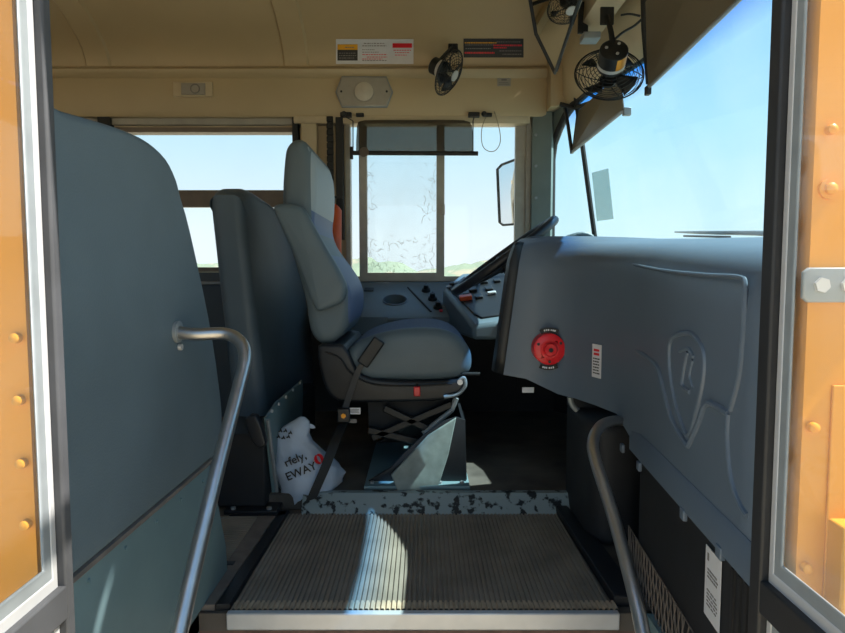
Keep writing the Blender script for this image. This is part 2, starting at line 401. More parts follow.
# ceiling shell and ribs
cp = [(2.905, 1.62), (2.90, 1.665), (2.865, 1.73), (2.79, 1.79), (2.66, 1.855), (2.40, 1.915), (2.10, 1.95), (1.82, 1.96), (1.55, 1.95), (1.25, 1.915), (1.0, 1.86), (.86, 1.79), (.78, 1.73), (.74, 1.665), (.73, 1.60)]
cps = [(p.x, p.y) for p in spline([(a, b, 0) for a, b in cp], 4)]
def offs(pr, d):
    o = []
    for i, (a, b) in enumerate(pr):
        q = pr[min(i+1, len(pr)-1)]; p = pr[max(i-1, 0)]; t = Vector((q[0]-p[0], q[1]-p[1])).normalized(); o.append((a+t.y*d, b-t.x*d))
    return o
out = offs(cps, .04); 
if out[len(out)//2][1] < cps[len(cps)//2][1]: out = offs(cps, -.04)
ring = cps+out[::-1]
bm = B(); loft(bm, [[(X, a, b) for a, b in ring] for X in (XR, XF)], closed=True, caps=True); struct('ceiling', bm, M['cream'])
inn = offs(cps, .010)
if inn[len(inn)//2][1] > cps[len(cps)//2][1]: inn = offs(cps, -.010)
for rx in (-2.4, -1.50, -.585):
    bm = B(); loft(bm, [[(rx-.060, a, b) for a, b in cps], [(rx-.050, a, b) for a, b in inn], [(rx+.050, a, b) for a, b in inn], [(rx+.060, a, b) for a, b in cps]])
    struct('trim_rib', bm, M['cream'], angle=20)
# cream side header above the windows with a rolled lip
bm = B(); rprism(bm, [(2.93, 1.43), (2.895, 1.43), (2.885, 1.45), (2.885, 1.600), (2.865, 1.615), (2.86, 1.635), (2.875, 1.65), (2.93, 1.655)], XR, .575, .003, 'X', steps=2); hd = struct('trim_header', bm, M['cream'])
bm = B(); rprism(bm, [(2.949, 1.400), (2.90, 1.400), (2.892, 1.415), (2.897, 1.450), (2.949, 1.45)], -.60, .50, .004, 'X', steps=2); struct('trim_header_lower', bm, M['cream_trim'])
bm = B(); box(bm, W1[0]-.3, W1[1]+.03, 2.925, 2.948, 1.40, 1.43); struct('trim_window_head', bm, M['tan_frame'], bevel=.002)
# upright pillar between the windows
a = at(300, 0, 2.93).x; b_ = at(316, 0, 2.93).x
bm = B(); box(bm, a, b_, 2.905, 2.948, .50, 1.45); struct('trim_pillar', bm, M['cream_trim'], bevel=.004)
# windows
def window(n, W, rails, m_frame, m_glass, extra=None, y=YF+.005):
    x0, x1, z0, z1 = W
    bm = B(); frame_rect(bm, x0+.0005, x1-.0005, z0+.0005, z1-.0005, .022, y-.02, y+.045); fr = struct('window_%d' % n, bm, m_frame)
    for i, (a0, a1, c0, c1) in enumerate(rails): bm = B(); box(bm, a0, a1, y-.005, y+.03, c0, c1); link('rail', bm, m_frame, fr, bevel=.003)
    bm = B(); box(bm, x0+.018, x1-.018, y+.012, y+.016, z0+.018, z1-.018); link('pane', bm, m_glass, fr)
    return fr
zr0, zr1 = at(0, 207, YF).z, at(0, 190, YF).z
M['tan_frame2'] = mat('brown_window_rail', '#75685c', .5, var=.1)
w1 = window(1, W1, [(W1[0]+.02, W1[1]-.02, zr0, zr1)], M['tan_frame2'], M['glass'])
for i, h in enumerate(holes[2:]): window(5+i, h, [(h[0]+.02, h[1]-.02, zr0, zr1)], M['tan_frame2'], M['glass'])
def X2(px): return at(px, 200, YF).x
w2 = window(2, W2, [(X2(359), X2(367), W2[2]+.02, W2[3]-.02), (X2(436.5), X2(444.5), W2[2]+.02, W2[3]-.02), (X2(515), W2[1]-.018, W2[2]+.02, W2[3]-.02),
                    (X2(366), X2(437), W2[2]+.021, W2[2]+.04)], M['tan_frame'], M['glass'])
M['tan_frame3'] = M['tan_frame']
# scratched residue on the left sash glass
rnd = random.Random(3); bm = B()
def squig(px, py, L):
    p = at(px, py, YF+.010); pts = [p.copy()]; an = rnd.uniform(0, 6.3)
    for k in range(5):
        an += rnd.uniform(-.9, .9); p = p+Vector((math.cos(an)*L, 0, math.sin(an)*L*1.3)); pts.append(p.copy())
    tube(bm, pts, .0008*rnd.uniform(.4, 1.2), 4)
for i in range(70):
    s = rnd.random(); py = rnd.uniform(165, 272)
    squig(368+rnd.random()**2*9 if s < .5 else 434-rnd.random()**2*12, py, rnd.uniform(.003, .009))
for i in range(75): squig(rnd.uniform(370, 432), 270-rnd.random()**1.6*34, rnd.uniform(.002, .006))
link('residue', bm, mat('residue', '#8d8578', .9), w2, label='brown scratchy residue around the edges of the sliding pane')
bm = B(); q0 = at(366, 276, YF+.011); q1 = at(437, 128, YF+.011); box(bm, q0.x, q1.x, YF+.0105, YF+.0112, q0.z+.02, q1.z); link('dusty_sheet', bm, M['dusty_glass'], w2)
bm = B(); p = at(441, 210, YF-.01); box(bm, p.x+.002, p.x+.018, YF-.03, YF-.01, p.z-.025, p.z+.025); link('latch', bm, M['tan_frame'], w2, bevel=.003)
# pillar between the driver's window and the windshield (grey-green, riveted)
bm = B(); rprism(bm, [(.515, 2.905), (.60, 2.885), (.612, 2.90), (.605, 2.948), (.515, 2.948)], .30, 1.50, .004, 'Z', steps=2); pil = struct('trim_front_pillar', bm, M['greygreen'])
for py in (135, 166, 198, 228): bm = B(); cyl(bm, at(536, py, 2.898), Yv, .0065, .01, 10); link('rivet', bm, M['alu_grey'], pil)

# windshield: plan outline at the sill, leaning back towards the top
plan = [(.614, 2.93), (.68, 2.86), (.782, 2.72), (.875, 2.35), (.945, 1.9), (.975, 1.45), (.96, 1.1), (.90, .88), (.80, .745)]
PL = [(p.x, p.y) for p in spline([(a, b, 0) for a, b in plan], 4)]
def ws(a, b, z): return Vector((a-(z-.78)*.155*max(0, min(1, (2.935-b)/.2)), b, z))
ZS, ZT = .70, 1.47
bm = B(); n = len(PL)
rows = []
for z in (ZS, .95, 1.2, 1.33, 1.38, 1.43, ZT): rows.append([ws(a, b, z) for a, b in PL])
loft(bm, rows); wsh = struct('window_3', bm, M['windshield'])
ed = [ws(*PL[0], z) for z in (ZS, .9, 1.1, 1.24)]+[ws(*PL[i_], z) for i_, z in ((1, 1.31), (3, 1.37), (5, 1.42), (7, 1.45))]+[ws(a, b, ZT) for a, b in PL[9:]]
bm = B(); tube(bm, ed, .018, 8); link('gasket', bm, M['rubber'], wsh)
rows = []
for i_, zl in ((0, 1.24), (1, 1.31), (3, 1.37), (5, 1.42), (7, 1.45), (9, ZT)):
    a, b = PL[i_]; p, q = ws(a, b, zl), ws(a, b, ZT+.06); rows.append([p+Vector((-.008, -.004, 0)), q+Vector((-.008, -.004, 0)), q+Vector((.01, .0, 0)), p+Vector((.01, 0, 0))])
bm = B(); loft(bm, rows, closed=True, caps=True); struct('trim_windshield_corner', bm, M['greygreen'])
k = 8
bm = B(); tube(bm, [ws(*PL[k], z)-Vector((.006, .0, 0)) for z in (ZS, 1.1, ZT)], .011, 8); link('divider', bm, M['rubber'], wsh)
pA = on_plane(610, 188, ws(.80, 2.52, 1.1), Vector((1, .35, .155)).normalized())
bm = B(); nn = Vector((1, .30, .155)).normalized(); yy = Vector((-.35, 1, 0)).normalized(); zz = nn.cross(yy); 
if zz.z < 0: zz = -zz
obox(bm, pA+Vector((-.03, 0, -.03)), nn*.0006, yy*.055, zz*.10)
st = link('window_sticker', bm, M['film']); tag(st, 'faded translucent sticker stuck high on the windshield beside the divider', 'sticker')
# cream front header between ceiling and windshield
bm = B(); topr, midr, botr = [], [], []
def ceil_z(y):
    for (a, b), (c, d) in zip(cps, cps[1:]):
        if min(a, c) <= y <= max(a, c) and a != c: return b+(d-b)*(y-a)/(c-a)
    return 1.62
rows = [[], [], [], []]
for i in range(25):
    u = i/24; y = 2.90-(2.90-.735)*u
    j = min(range(len(PL)), key=lambda q: abs(PL[q][1]-y)); 
    # interpolate windshield plan
    xx = None
    for (a, b), (c, d) in zip(PL, PL[1:]):
        if d <= y <= b: xx = a+(c-a)*((b-y)/(b-d) if b != d else 0)
    if xx is None: xx = PL[0][0]
    wt = ws(xx, y, ZT); cz = ceil_z(y)
    rows[0].append((XF-.005, y, cz)); rows[1].append((XF+.02, y, cz-.03 if cz > 1.66 else cz-.01))
    rows[2].append((max(XF+.03, wt.x-.07), y, ZT+.03)); rows[3].append((wt.x-.01, y, ZT-.012))
rows2 = [[(p[0]+.06, p[1], p[2]+.04) for p in r] for r in rows]
loft(bm, rows); loft(bm, rows2)
for i in range(len(rows)-1):
    pass
struct('wall_front_header', bm, M['cream'], angle=60)
bm = B(); rprism(bm, [(.575, 1.45), (.60, 1.45), (.66, 1.47), (.66, 1.52), (.62, 1.66), (.575, 1.70)], 2.80, 2.93, .004, 'Y', steps=2); struct('trim_header_corner', bm, M['cream'])
# front bulkhead below the windshield
bm = B(); loft(bm, [[Vector((a+.012+d_, b, z)) for a, b in PL] for z, d_ in ((-.4, 0), (.705, 0), (.705, .03), (-.4, .03))]); struct('wall_front', bm, M['dark'])
bm = B(); rprism(bm, [(.52, 2.92), (.62, 2.92), (.72, 2.72), (.86, 2.3), (.94, 1.95), (.972, 1.45), (.955, 1.1), (.90, .9), (.80, .80), (.62, .85), (.64, 1.6), (.60, 2.0), (.50, 2.3)], .50, .595, .005, 'Z', steps=2); struct('trim_sun_block', bm, M['dark'])  # unseen slab added to stop sun leaking under the dash
bm = B(); box(bm, .79, 1.0, YN, YN+.03, -.4, 1.5); struct('trim_corner', bm, M['black'])
bm = B(); box(bm, .46, .98, YF-.03, YF-.001, .036, .60); struct('trim_kick_panel', bm, M['dark'])
bm = B(); box(bm, -.60, .46, YF-.02, YF-.001, .036, .52); struct('trim_lower_panel', bm, M['dark'])

# ================================================================ DOOR LEAVES (folded outwards)
def leaf(n, X, s, ye):
    """leaf lies in a plane of constant X, s=+1 right / -1 left; runs from the wall towards the outside"""
    y0 = .30; zt, zb = 1.60, -.55; zg = .352; w = .012 if s < 0 else .020
    bm = B(); box(bm, X-.012, X+.012, ye-w-.004, ye, zb, zt); root = struct('door_%d' % n, bm, M['rubber'] if s > 0 else M['old_rubber'], bevel=.003)
    def member(nm, xh, y_in, grow, m):
        bm = B(); holed(bm, y0, ye-w-.0045, zb, zt, [(y0+.03, y_in, zg+grow, zt-.05), (y0+.03, y_in, zb+.05, .29-grow)], -xh, xh)
        for v in bm.verts: v.co = Vector((X+v.co.y, v.co.x, v.co.z))
        return link(nm, bm, m, root, bevel=.002)
    member('leaf_frame', .003, ye-w-.015, 0, M['alu']); member('glazing_bead', .002, ye-w-.028, .016, M['alu_grey'])
    bm = B()
    for (a0, a1, b0, b1) in ((y0+.01, ye-w-.03, zg-.005, zt-.05), (y0+.01, ye-w-.03, zb+.05, .295)): box(bm, X-.0015, X+.0015, a0, a1, b0, b1)
    link('pane', bm, M['door_glass'], root)
    bm = B(); obox(bm, (X, (y0+ye-w)/2, .318), Xv*.0115, Yv*(ye-w-.005-y0)/2, Zv*.020); link('worn_bar', bm, M['old_rubber'] if s < 0 else M['rubber'], root, bevel=.002)
    return root
leaf(1, -.426, -1, .702); leaf(2, .411, 1, .722)

# bolts and plate on the yellow flank
def bolt(px, py, r, label, m=M['yellow'], washer=False):
    p = at(px, py, YN-.0315); t = thing('bolt', label, 'bolt', p, 'bolts on the yellow flank')
    if washer: bm = B(); cyl(bm, p+Vector((0, .0, 0)), Yv, r*1.7, .004, 20); link('washer', bm, m, t)
    bm = B(); tube(bm, [p+Vector((0, .001, 0)), p+Vector((0, -.006, 0)), p+Vector((0, -.008, 0))], [r, r*.95, r*.5], 12); link('bolt_head', bm, m, t)
bolt(830, 130, .0055, 'small round yellow bolt high up on the flank right of the doorway')
bolt(829, 189, .0065, 'large yellow bolt on a washer just above the grey hinge plate', washer=True)
bolt(812, 427, .006, 'yellow bolt on the right flank below the grey hinge plate')
bolt(805, 567, .006, 'lowest yellow bolt on the flank right of the doorway')
bolt(17, 338, .006, 'uppermost of the yellow bolts behind the left door glass', M['yellow_dark'])
bolt(20, 400, .006, 'second bolt down of the yellow bolts behind the left door glass', M['yellow_dark'])
bolt(23, 463, .006, 'third bolt down of the yellow bolts behind the left door glass', M['yellow_dark'])
bolt(27, 524, .006, 'lowest of the yellow bolts behind the left door glass', M['yellow_dark'])
c = at(835, 285, YN-.034); t = thing('hinge_plate', 'grey steel hinge plate with two bolts on the yellow flank', 'hinge plate', c)
bm = B(); rprism(bm, [(c.x-.036, c.z-.014), (c.x-.030, c.z-.019), (c.x+.06, c.z-.019), (c.x+.06, c.z+.019), (c.x-.030, c.z+.019), (c.x-.036, c.z+.014)], YN-.037, YN-.0305, .002, 'Y'); link('plate', bm, M['alu_grey'], t)
for dx in (-.017, .012):
    bm = B(); cyl(bm, c+Vector((dx, -.004, 0)), Yv, .0085, .006, 6); link('bolt_head', bm, M['alu'], t)
c0, c1 = at(829, 519, YN-.035), at(900, 640, YN-.035)
bm = B(); box(bm, c0.x, c1.x, YN-.06, YN-.0305, c1.z-.05, c0.z); o = link('box_housing', bm, M['yellow_dark'], bevel=.003); tag(o, 'yellow box fixed low on the flank right of the doorway', 'box')
bm = B(); p = at(827, 480, YN-.03).x; box(bm, p, p+.2, YN-.0335, YN-.0302, -.6, at(0, 385, YN-.03).z); struct('trim_flank_seam', bm, M['yellow'], bevel=.001)

# ================================================================ BARRIER beside the steps
bar = thing('crash_barrier', 'large blue-grey padded barrier beside the steps, nearest the doorway', 'barrier', (-.47, 1.0, .0))
def smooth_poly(pts, n=4): return [(p.x, p.y) for p in spline([(a, b, 0) for a, b in pts], n)]
top = pyz([(56, 108), (95, 119), (128, 130), (150, 141), (167, 157), (177, 177), (182, 196), (191, 228), (210, 317), (220, 383), (223, 425), (215, 460)], -.455)
top = smooth_poly(top, 3)
ol = [(.735, .305)]+[(.735, top[0][1]+.005)]+top[1:]+[(top[-1][0]-.01, .300)]
bm = B(); rprism(bm, ol, -.515, -.455, .012, 'X', crown=.003); pad = link('padded_panel', bm, M['vinyl'], bar)
bm = B(); rprism(bm, [(.735, .305), (1.30, .297), (1.395, .06), (1.40, .0), (.735, .0)], -.475, -.462, .002, 'X'); lowp = link('lower_panel', bm, M['greymetal'], bar)
for px, py in ((203, 481), (181, 500), (157, 522), (126, 548), (89, 581)):
    bm = B(); q = atx(px, py, -.461); cyl(bm, q, Xv, .0035, .004, 10); link('rivet', bm, M['greymetal'], lowp)
bm = B(); tube(bm, [(-.459, .735, .301), (-.458, 1.30, .296)], .006, 6); link('edge_strip', bm, M['dusty_rubber'], bar)
bm = B(); q = atx(179, 347, -.452); cyl(bm, q, Xv, .006, .012, 10); link('screw', bm, M['alu'], bar)

# left grab rail
rl = thing('grab_rail', 'brushed steel grab rail bolted to the large padded barrier, left of the steps', 'grab rail', (-.44, 1.1, .56))
P = [(-.455, 1.115, at(180, 333, 1.09).z), (-.42, 1.118, .589), at(226, 334, 1.13), at(241, 343, 1.12), at(245, 360, 1.10), at(238, 390, 1.06), at(212, 492, .93), at(178, 640, .79), at(170, 700, .73)]
bm = B(); tube(bm, P, .0118, 16, smooth=8); link('rail_tube', bm, M['steel'], rl)
bm = B(); cyl(bm, (-.449, 1.115, P[0][2]), Xv, .02, .006, 20); link('flange', bm, M['alu_grey'], rl)

# ================================================================ DASH / ENGINE COVER
A0 = Vector((.482, 1.38, 0)); A1 = Vector((.425, .735, 0)); sd_dir = (A1-A0).normalized(); sn = Vector((sd_dir.y, -sd_dir.x, 0))
if sn.x > 0: sn = -sn                 # outward normal of the side face, towards the steps
cov = thing('dash_cover', 'blue-grey moulded engine cover with a raised shield emblem and a red knob', 'dashboard', (.6, 1.3, .3))
path = [(.262, 1.835), (.258, 1.80), (.262, 1.772), (.285, 1.754), (.335, 1.747), (.385, 1.715), (.420, 1.65), (.450, 1.565), (.474, 1.47)]
nrm = [(1, .05), (1, .1), (.9, .45), (.35, .95), (.15, 1), (.4, .9), (.7, .7), (.88, .45), (1, .15)]
far = [(.34, 1.82), (.37, 1.825), (.40, 1.83), (.45, 1.80), (.60, 1.80), (.76, 1.86), (.88, 1.90), (.93, 1.82), (.95, 1.68)]
for k in range(1, 9):
    u = k/8; q = A0.lerp(A1, u); path.append((q.x, q.y)); nrm.append((1, -.09)); far.append((.965-.10*u*u, 1.56-.80*u))
def ztop(y): return .792-.060*max(0, min(1, (1.75-y)/1.0))
rows = []
for (a, b), (nx, ny), (fx, fy) in zip(path, nrm, far):
    nv = Vector((nx, ny, 0)).normalized(); p = Vector((a, b, 0)); zt = ztop(b); 
    left = max(0, 1-(a-.258)/.25) if b > 1.72 else 0
    zb = .300+.055*max(0, min(1, (b-1.30)/.14))+.055*left
    fl = Vector((fx, fy, 0)); row = []
    for zz_, o_ in ((zb, .03), (zb+.004, .0), (zb+.06, .0), ((zb+zt)/2, .0), (zt-.09, 0), (zt-.055, .004), (zt-.028, .018), (zt-.010, .045 if b < 1.7 else .03), (zt, .09 if b < 1.7 else .045)):
        if left > .9: o_ *= .35
        q = p+nv*o_; sh = (zt-zz_)*.13*(1 if left > .7 else left)*-1 if left > 0 else 0
        bow = .0
        row.append(Vector((q.x+sh, q.y, zz_)))
    e = row[-1]
    for u, dz in ((.25, .012), (.55, .018), (.8, .008), (1, -.02)):
        q = e.lerp(Vector((fl.x, fl.y, zt)), u); q.z = zt+dz; row.append(q)
    rows.append(row)
bm = B(); loft(bm, rows)
# inner back and underside close-off so it is a body, not a sheet
body = link('cover_shell', bm, M['dash'], cov, angle=55)
sm_ = body.modifiers.new('solid', 'SOLIDIFY'); sm_.thickness = .012; sm_.offset = -1
def side(px, py, off=.0):
    return on_plane(px, py, A0, sn)+sn*off
# black left end strip
bm = B(); loft(bm, [[rows[j][i]+Vector((-.003, -.003 if j > 1 else 0, 0)) for i in range(1, 9)] for j in (0, 1, 2, 3)])
ls = link('end_strip', bm, M['black'], cov, label='black end strip'); s_ = ls.modifiers.new('solid', 'SOLIDIFY'); s_.thickness = .006
# moulded relief lines
def relief(pts, r, nm='relief_line', sm=5, m=M['dash'], closed=False, parent=cov):
    bm = B(); tube(bm, [side(px, py, r*.0) for px, py in pts], r, 8, smooth=sm, closed=closed); return link(nm, bm, m, parent)
em = relief([(671, 341), (680, 334), (692, 334), (702, 346), (705, 362), (703, 385), (697, 412), (689, 436), (681, 420), (674, 395), (670, 365)], .0050, 'shield_emblem', 4, closed=True)
relief([(680, 351), (689, 349), (694, 357)], .0035, 'emblem_mark', parent=em); relief([(688, 352), (684, 372), (683, 386), (690, 392)], .0040, 'emblem_mark', parent=em)
relief([(693, 360), (690, 375), (693, 388)], .0030, 'emblem_mark', parent=em)
relief([(605, 322), (632, 346), (648, 358), (658, 368), (664, 388), (672, 418), (684, 440), (689, 446)], .0060)
relief([(689, 446), (699, 424), (707, 404), (718, 407), (729, 414)], .0055)
relief([(622, 262), (660, 270), (705, 275), (738, 277), (745, 283), (745, 300)], .0035)
relief([(745, 296), (744, 330), (740, 375), (731, 410)], .0045)
relief([(729, 414), (728, 440), (732, 480), (741, 505), (748, 516)], .0045)
# recessed lower flange with fixing tabs
bm = B(); rr = []
for u in [i/10 for i in range(11)]:
    q = A0.lerp(A1, u*.99); rr.append([q+sn*.006+Zv*.298, q+sn*.006+Zv*.345, q+sn*.001+Zv*.352, q-sn*.012+Zv*.352, q-sn*.012+Zv*.298])
loft(bm, rr, closed=True, caps=True); link('lower_flange', bm, M['dash'], cov)
for px, py in ((624, 446), (641, 464), (686, 512), (723, 550)):
    q = side(px, py+2, .004); bm = B(); obox(bm, q, sn*.004, sd_dir*.010, Zv*.010); link('fixing_tab', bm, M['alu_grey'] if False else M['dash'], cov, bevel=.002)
# red knob with dark arcs
kn_c = at(549, 349, 1.700)
kn = thing('brake_knob', 'round red parking brake knob on the front face of the cover', 'knob', kn_c)
bm = B(); tube(bm, [kn_c+Yv*.035, kn_c-Yv*.006, kn_c-Yv*.010, kn_c-Yv*.0101, kn_c-Yv*.004, kn_c-Yv*.0035], [.044, .044, .038, .027, .024, .001], 36); link('dial', bm, M['red'], kn)
bm = B(); tube(bm, [kn_c+Yv*0, kn_c-Yv*.022, kn_c-Yv*.026, kn_c-Yv*.026], [.017, .019, .016, .001], 24); link('button', bm, M['red'], kn)
bm = B(); cyl(bm, kn_c-Yv*.028, Yv, .006, .004, 16); link('centre_screw', bm, M['black'], kn)
for a_ in (30, 155, 270):
    bm = B(); q = kn_c+Vector((math.cos(math.radians(a_))*.035, -.011, math.sin(math.radians(a_))*.035)); cyl(bm, q, Yv, .004, .003, 10); link('dial_mark', bm, M['ink'], kn)
for sgn in (1, -1):
    bm = B(); rr = []
    for i in range(11):
        an = math.radians(90*sgn+(i-5)*5.4); rr.append([kn_c+Vector((math.cos(an)*r_, .004+d_, math.sin(an)*r_)) for r_, d_ in ((.047, 0), (.060, 0), (.060, -.003), (.047, -.003))])
    loft(bm, rr, closed=True, caps=True); ar = link('label_arc', bm, M['black'], kn, label='small black curved label')
    bm = B()
    for i in (-3.2, -2.2, -1.2, .4, 1.5, 2.6):
        an = math.radians(90*sgn+i*5.4); q = kn_c+Vector((math.cos(an)*.0535, .0005, math.sin(an)*.0535)); tg = Vector((-math.sin(an), 0, math.cos(an)))
        obox(bm, q, tg*.0019, Yv*.0006, Vector((math.cos(an), 0, math.sin(an)))*.0024)
    link('lettering', bm, M['white'], ar)
# white sticker with red heading
def sticker(name, c, xd, yd, w, h, m, label, n):
    bm = B(); obox(bm, c, xd*w/2, yd*h/2, n*.0006); o = link(name, bm, m, bevel=0); tag(o, label, 'sticker'); return o
c = side(598, 361, .010); xd = sd_dir
xd = Vector((.333, -.943, 0)).normalized(); n_ = Vector((-.943, -.333, 0)).normalized(); c = on_plane(598, 361, (.437, 1.60, 0), n_)+n_*.004
s1 = sticker('sticker', c, xd, Zv, .038, .086, M['white'], 'white sticker with a red heading on the corner of the cover', n_)
bm = B(); strokes(bm, c+n_*.0007, xd, Zv, [(-.012, .011, .028, .006), (-.012, .011, .018, .006)]); link('red_heading', bm, M['red'], s1)
bm = B(); rnd = random.Random(1); L = []
for k in range(6): L += words(-.014, .014, .006-k*.0075, .0032, rnd, .010)
strokes(bm, c+n_*.0007, xd, Zv, L); link('print_lines', bm, M['ink'], s1)

# lower black side panel with mesh and slots
lp = thing('heater_panel', 'black lower side panel with wire mesh and slots, below the cover', 'panel', (.47, 1.1, .0))
O = sn*(-.020)
bm = B(); rr = []
for u in (0, .25, .5, .75, 1):
    q = A0.lerp(A1, u)+O; rr.append([q+Zv*-.50, q+Zv*.31, q-sn*.02+Zv*.31, q-sn*.02+Zv*-.50])
loft(bm, rr, closed=True, caps=True); link('panel', bm, M['dark'], lp)
def lside(px, py, off=0): return on_plane(px, py, A0+O, sn)+sn*off
bm = B(); ya, yb = -.02, .55
u0, u1 = lside(630, 560).y, lside(702, 600).y; z0, z1 = -.35, lside(640, 540).z
q_at = lambda y: A0+O+sd_dir*((y-A0.y)/sd_dir.y)
dz = z1-z0; n = 20
for i in range(n+1):       # diagonal wires both ways
    for s in (1, -1):
        pts = []
        y_s = u0+(u1-u0)*i/n
        for z in (z0, z1):
            yy_ = y_s+s*(z-(z0+z1)/2)*.35; yy_ = max(min(yy_, max(u0, u1)), min(u0, u1)); pts.append(q_at(yy_)+sn*.006+Zv*z)
        tube(bm, pts, .0013, 4)
for i in range(2):
    z = z0+(z1-z0)*i/1; tube(bm, [q_at(u0)+sn*.006+Zv*z, q_at(u1)+sn*.006+Zv*z], .0012, 4)
link('wire_mesh', bm, M['dusty_rubber'], lp)
for i in range(5):
    for zc in (at(0, 0, 1).z*0+.215, .07):
        bm = B(); q = q_at(.865-i*.022)+sn*.0015+Zv*(zc-.01*0); obox(bm, q, sn*.002, sd_dir*.0045, Zv*.055); link('slot', bm, M['rubber'], lp)
c = lside(714.5, 588, .003)
s2 = sticker('sticker', c, sd_dir, Zv, .062, .115, M['white'], 'tall white printed sticker low on the black side panel', sn)
bm = B(); rnd = random.Random(5); L = [(-.022, -.016, .042, .012)]
for k in range(3): L += words(-.02, .022, .022-k*.006, .0028, rnd, .009)
for k in range(5): L += words(-.02, .022, -.012-k*.006, .0022, rnd, .016)
strokes(bm, c+sn*.0007, sd_dir, Zv, L); link('print_lines', bm, M['ink_grey'], s2)

# right grab rail
rr_ = thing('grab_rail', 'grey steel grab rail curving down from the dash cover, right of the steps', 'grab rail', (.40, 1.2, .35))
P = [at(622, 421, 1.46), at(613, 421, 1.38), at(601, 426, 1.29), at(593, 441, 1.235), at(596, 462, 1.19), at(613, 515, 1.10), at(632, 585, .99), at(644, 640, .92), at(650, 700, .85)]
bm = B(); tube(bm, P, .0118, 16, smooth=8); link('rail_tube', bm, M['steel'], rr_)
# dark engine tunnel corner, hose and pedal under the cover
bm = B(); pts = [(.435, 1.66), (.45, 1.56), (.50, 1.54), (.60, 1.60), (.62, 1.9), (.46, 1.9)]
rprism(bm, pts, -.01, .315, .025, 'Z', sm=3); o = link('engine_tunnel', bm, M['dark']); tag(o, 'dark rounded engine housing under the dash cover behind the right rail', 'housing')
c = at(592, 398, 1.72); wh = thing('bracket_ring', 'pale curved bracket ring half hidden under the dash cover', 'bracket', c)
bm = B(); tube(bm, [c+Vector((math.cos(a_)*.06, .01, math.sin(a_)*.05)) for a_ in [i*math.pi/12 for i in range(12, 25)]], .008, 8); link('ring', bm, M['alu_grey'], wh)
bm = B(); box(bm, c.x-.06, c.x+.14, c.y+.01, c.y+.05, c.z-.03, c.z+.05); link('mount', bm, M['dark'], wh)
sticker('sticker', at(528, 390, 1.80), Xv, Zv, .035, .016, M['white'], 'tiny white sticker under the left edge of the cover', -Yv)

# ================================================================ STEERING WHEEL
wc = at(504, 256, 2.18); nv = Vector((-.585, .015, .80)).normalized(); wx = Vector((.81, 0, .585)); wx = (wx-nv*wx.dot(nv)).normalized(); wy = nv.cross(wx)
sw = thing('steering_wheel', 'black steering wheel seen edge-on beyond the dash cover', 'steering wheel', wc)
R = .213
bm = B(); tube(bm, [wc+(wx*math.cos(a_)+wy*math.sin(a_))*R for a_ in [i*math.pi/24 for i in range(48)]], .0155, 12, closed=True); link('rim', bm, M['black_metal'], sw)
bm = B(); cyl(bm, wc-nv*.03, nv, .045, .03, 24); link('hub', bm, M['black'], sw)
for a_ in (90, 210, 330):
    d = wx*math.cos(math.radians(a_))+wy*math.sin(math.radians(a_)); bm = B(); tube(bm, [wc-nv*.03+d*.03, wc-nv*.02+d*.12, wc+d*R], [.013, .011, .010], 8); link('spoke', bm, M['black'], sw)
bm = B(); tube(bm, [wc-nv*.04, wc-nv*.22, wc-nv*.40+Vector((.03, 0, -.05))], [.035, .045, .05], 16); link('column', bm, M['black'], sw)

# ================================================================ INSTRUMENT PANEL
A_, B_, C_, D_, E_, F_ = at(443, 289, 2.74), at(462, 273, 2.90), at(540, 250, 2.90), at(540, 316, 2.26), at(473, 326, 2.26), at(462, 314, 2.30)
ip = thing('instrument_panel', 'grey instrument binnacle with rocker switches behind the steering wheel', 'instrument panel', (.3, 2.5, .45))
pn = ((D_-E_).cross(B_-E_)).normalized()
if pn.z < 0: pn = -pn
A_ = on_plane(443, 289, E_, pn); C_ = on_plane(535, 252, E_, pn); C_ = E_+(C_-E_)
topp = [A_, B_, D_+(B_-E_)*.85, D_, E_]
bm = B(); lowz = .455
loft(bm, [[Vector((p.x, p.y, lowz)) for p in topp], topp], closed=True, caps=True); link('housing', bm, M['dash_dark'], ip, bevel=.014)
pn = ((D_-E_).cross(B_-E_)).normalized(); 
if pn.z < 0: pn = -pn
cc = sum(topp, Vector())/5
pc = [cc+(p-cc)*.90+pn*.003 for p in topp]
def on_face(px, py, off=.006): return on_plane(px, py, E_, pn)+pn*off
bm = B(); fpts = [on_face(px, py, .003) for px, py in ((449, 289), (464, 278), (500, 266), (520, 306), (502, 316), (482, 319), (474, 315))]
loft(bm, [[p-pn*.004 for p in fpts], [p+pn*.004 for p in fpts]], closed=True, caps=True); fp = link('switch_plate', bm, M['black'], ip, bevel=.003)
exd = (D_-E_).normalized(); eyd = pn.cross(exd).normalized()
for i, (px, py, w) in enumerate([(473, 292, 1), (466, 296, .9), (479, 299, 1), (489, 291, 1), (484, 284, 1), (497, 283, .9), (475, 285, .8), (458, 290, .7), (452, 286, .7)]):
    bm = B(); obox(bm, on_face(px, py, .012), exd*.016*w, eyd*.022*w, pn*.006); link('rocker_switch', bm, M['black_metal'], ip, bevel=.003)
for px, py in ((462, 283), (468, 279), (449, 288), (456, 284)):
    bm = B(); obox(bm, on_face(px, py, .008), exd*.012, eyd*.012, pn*.002); link('gauge_mark', bm, M['alu_grey'], ip)
bm = B(); obox(bm, on_face(466, 301, .016), exd*.026, eyd*.016, pn*.009); link('switch_cover', bm, M['orange'], ip, bevel=.003, label='orange switch cover')
bm = B(); obox(bm, on_face(492, 296, .014), exd*.018, eyd*.010, pn*.006); link('toggle', bm, M['alu'], ip, bevel=.003, label='pale toggle switch')
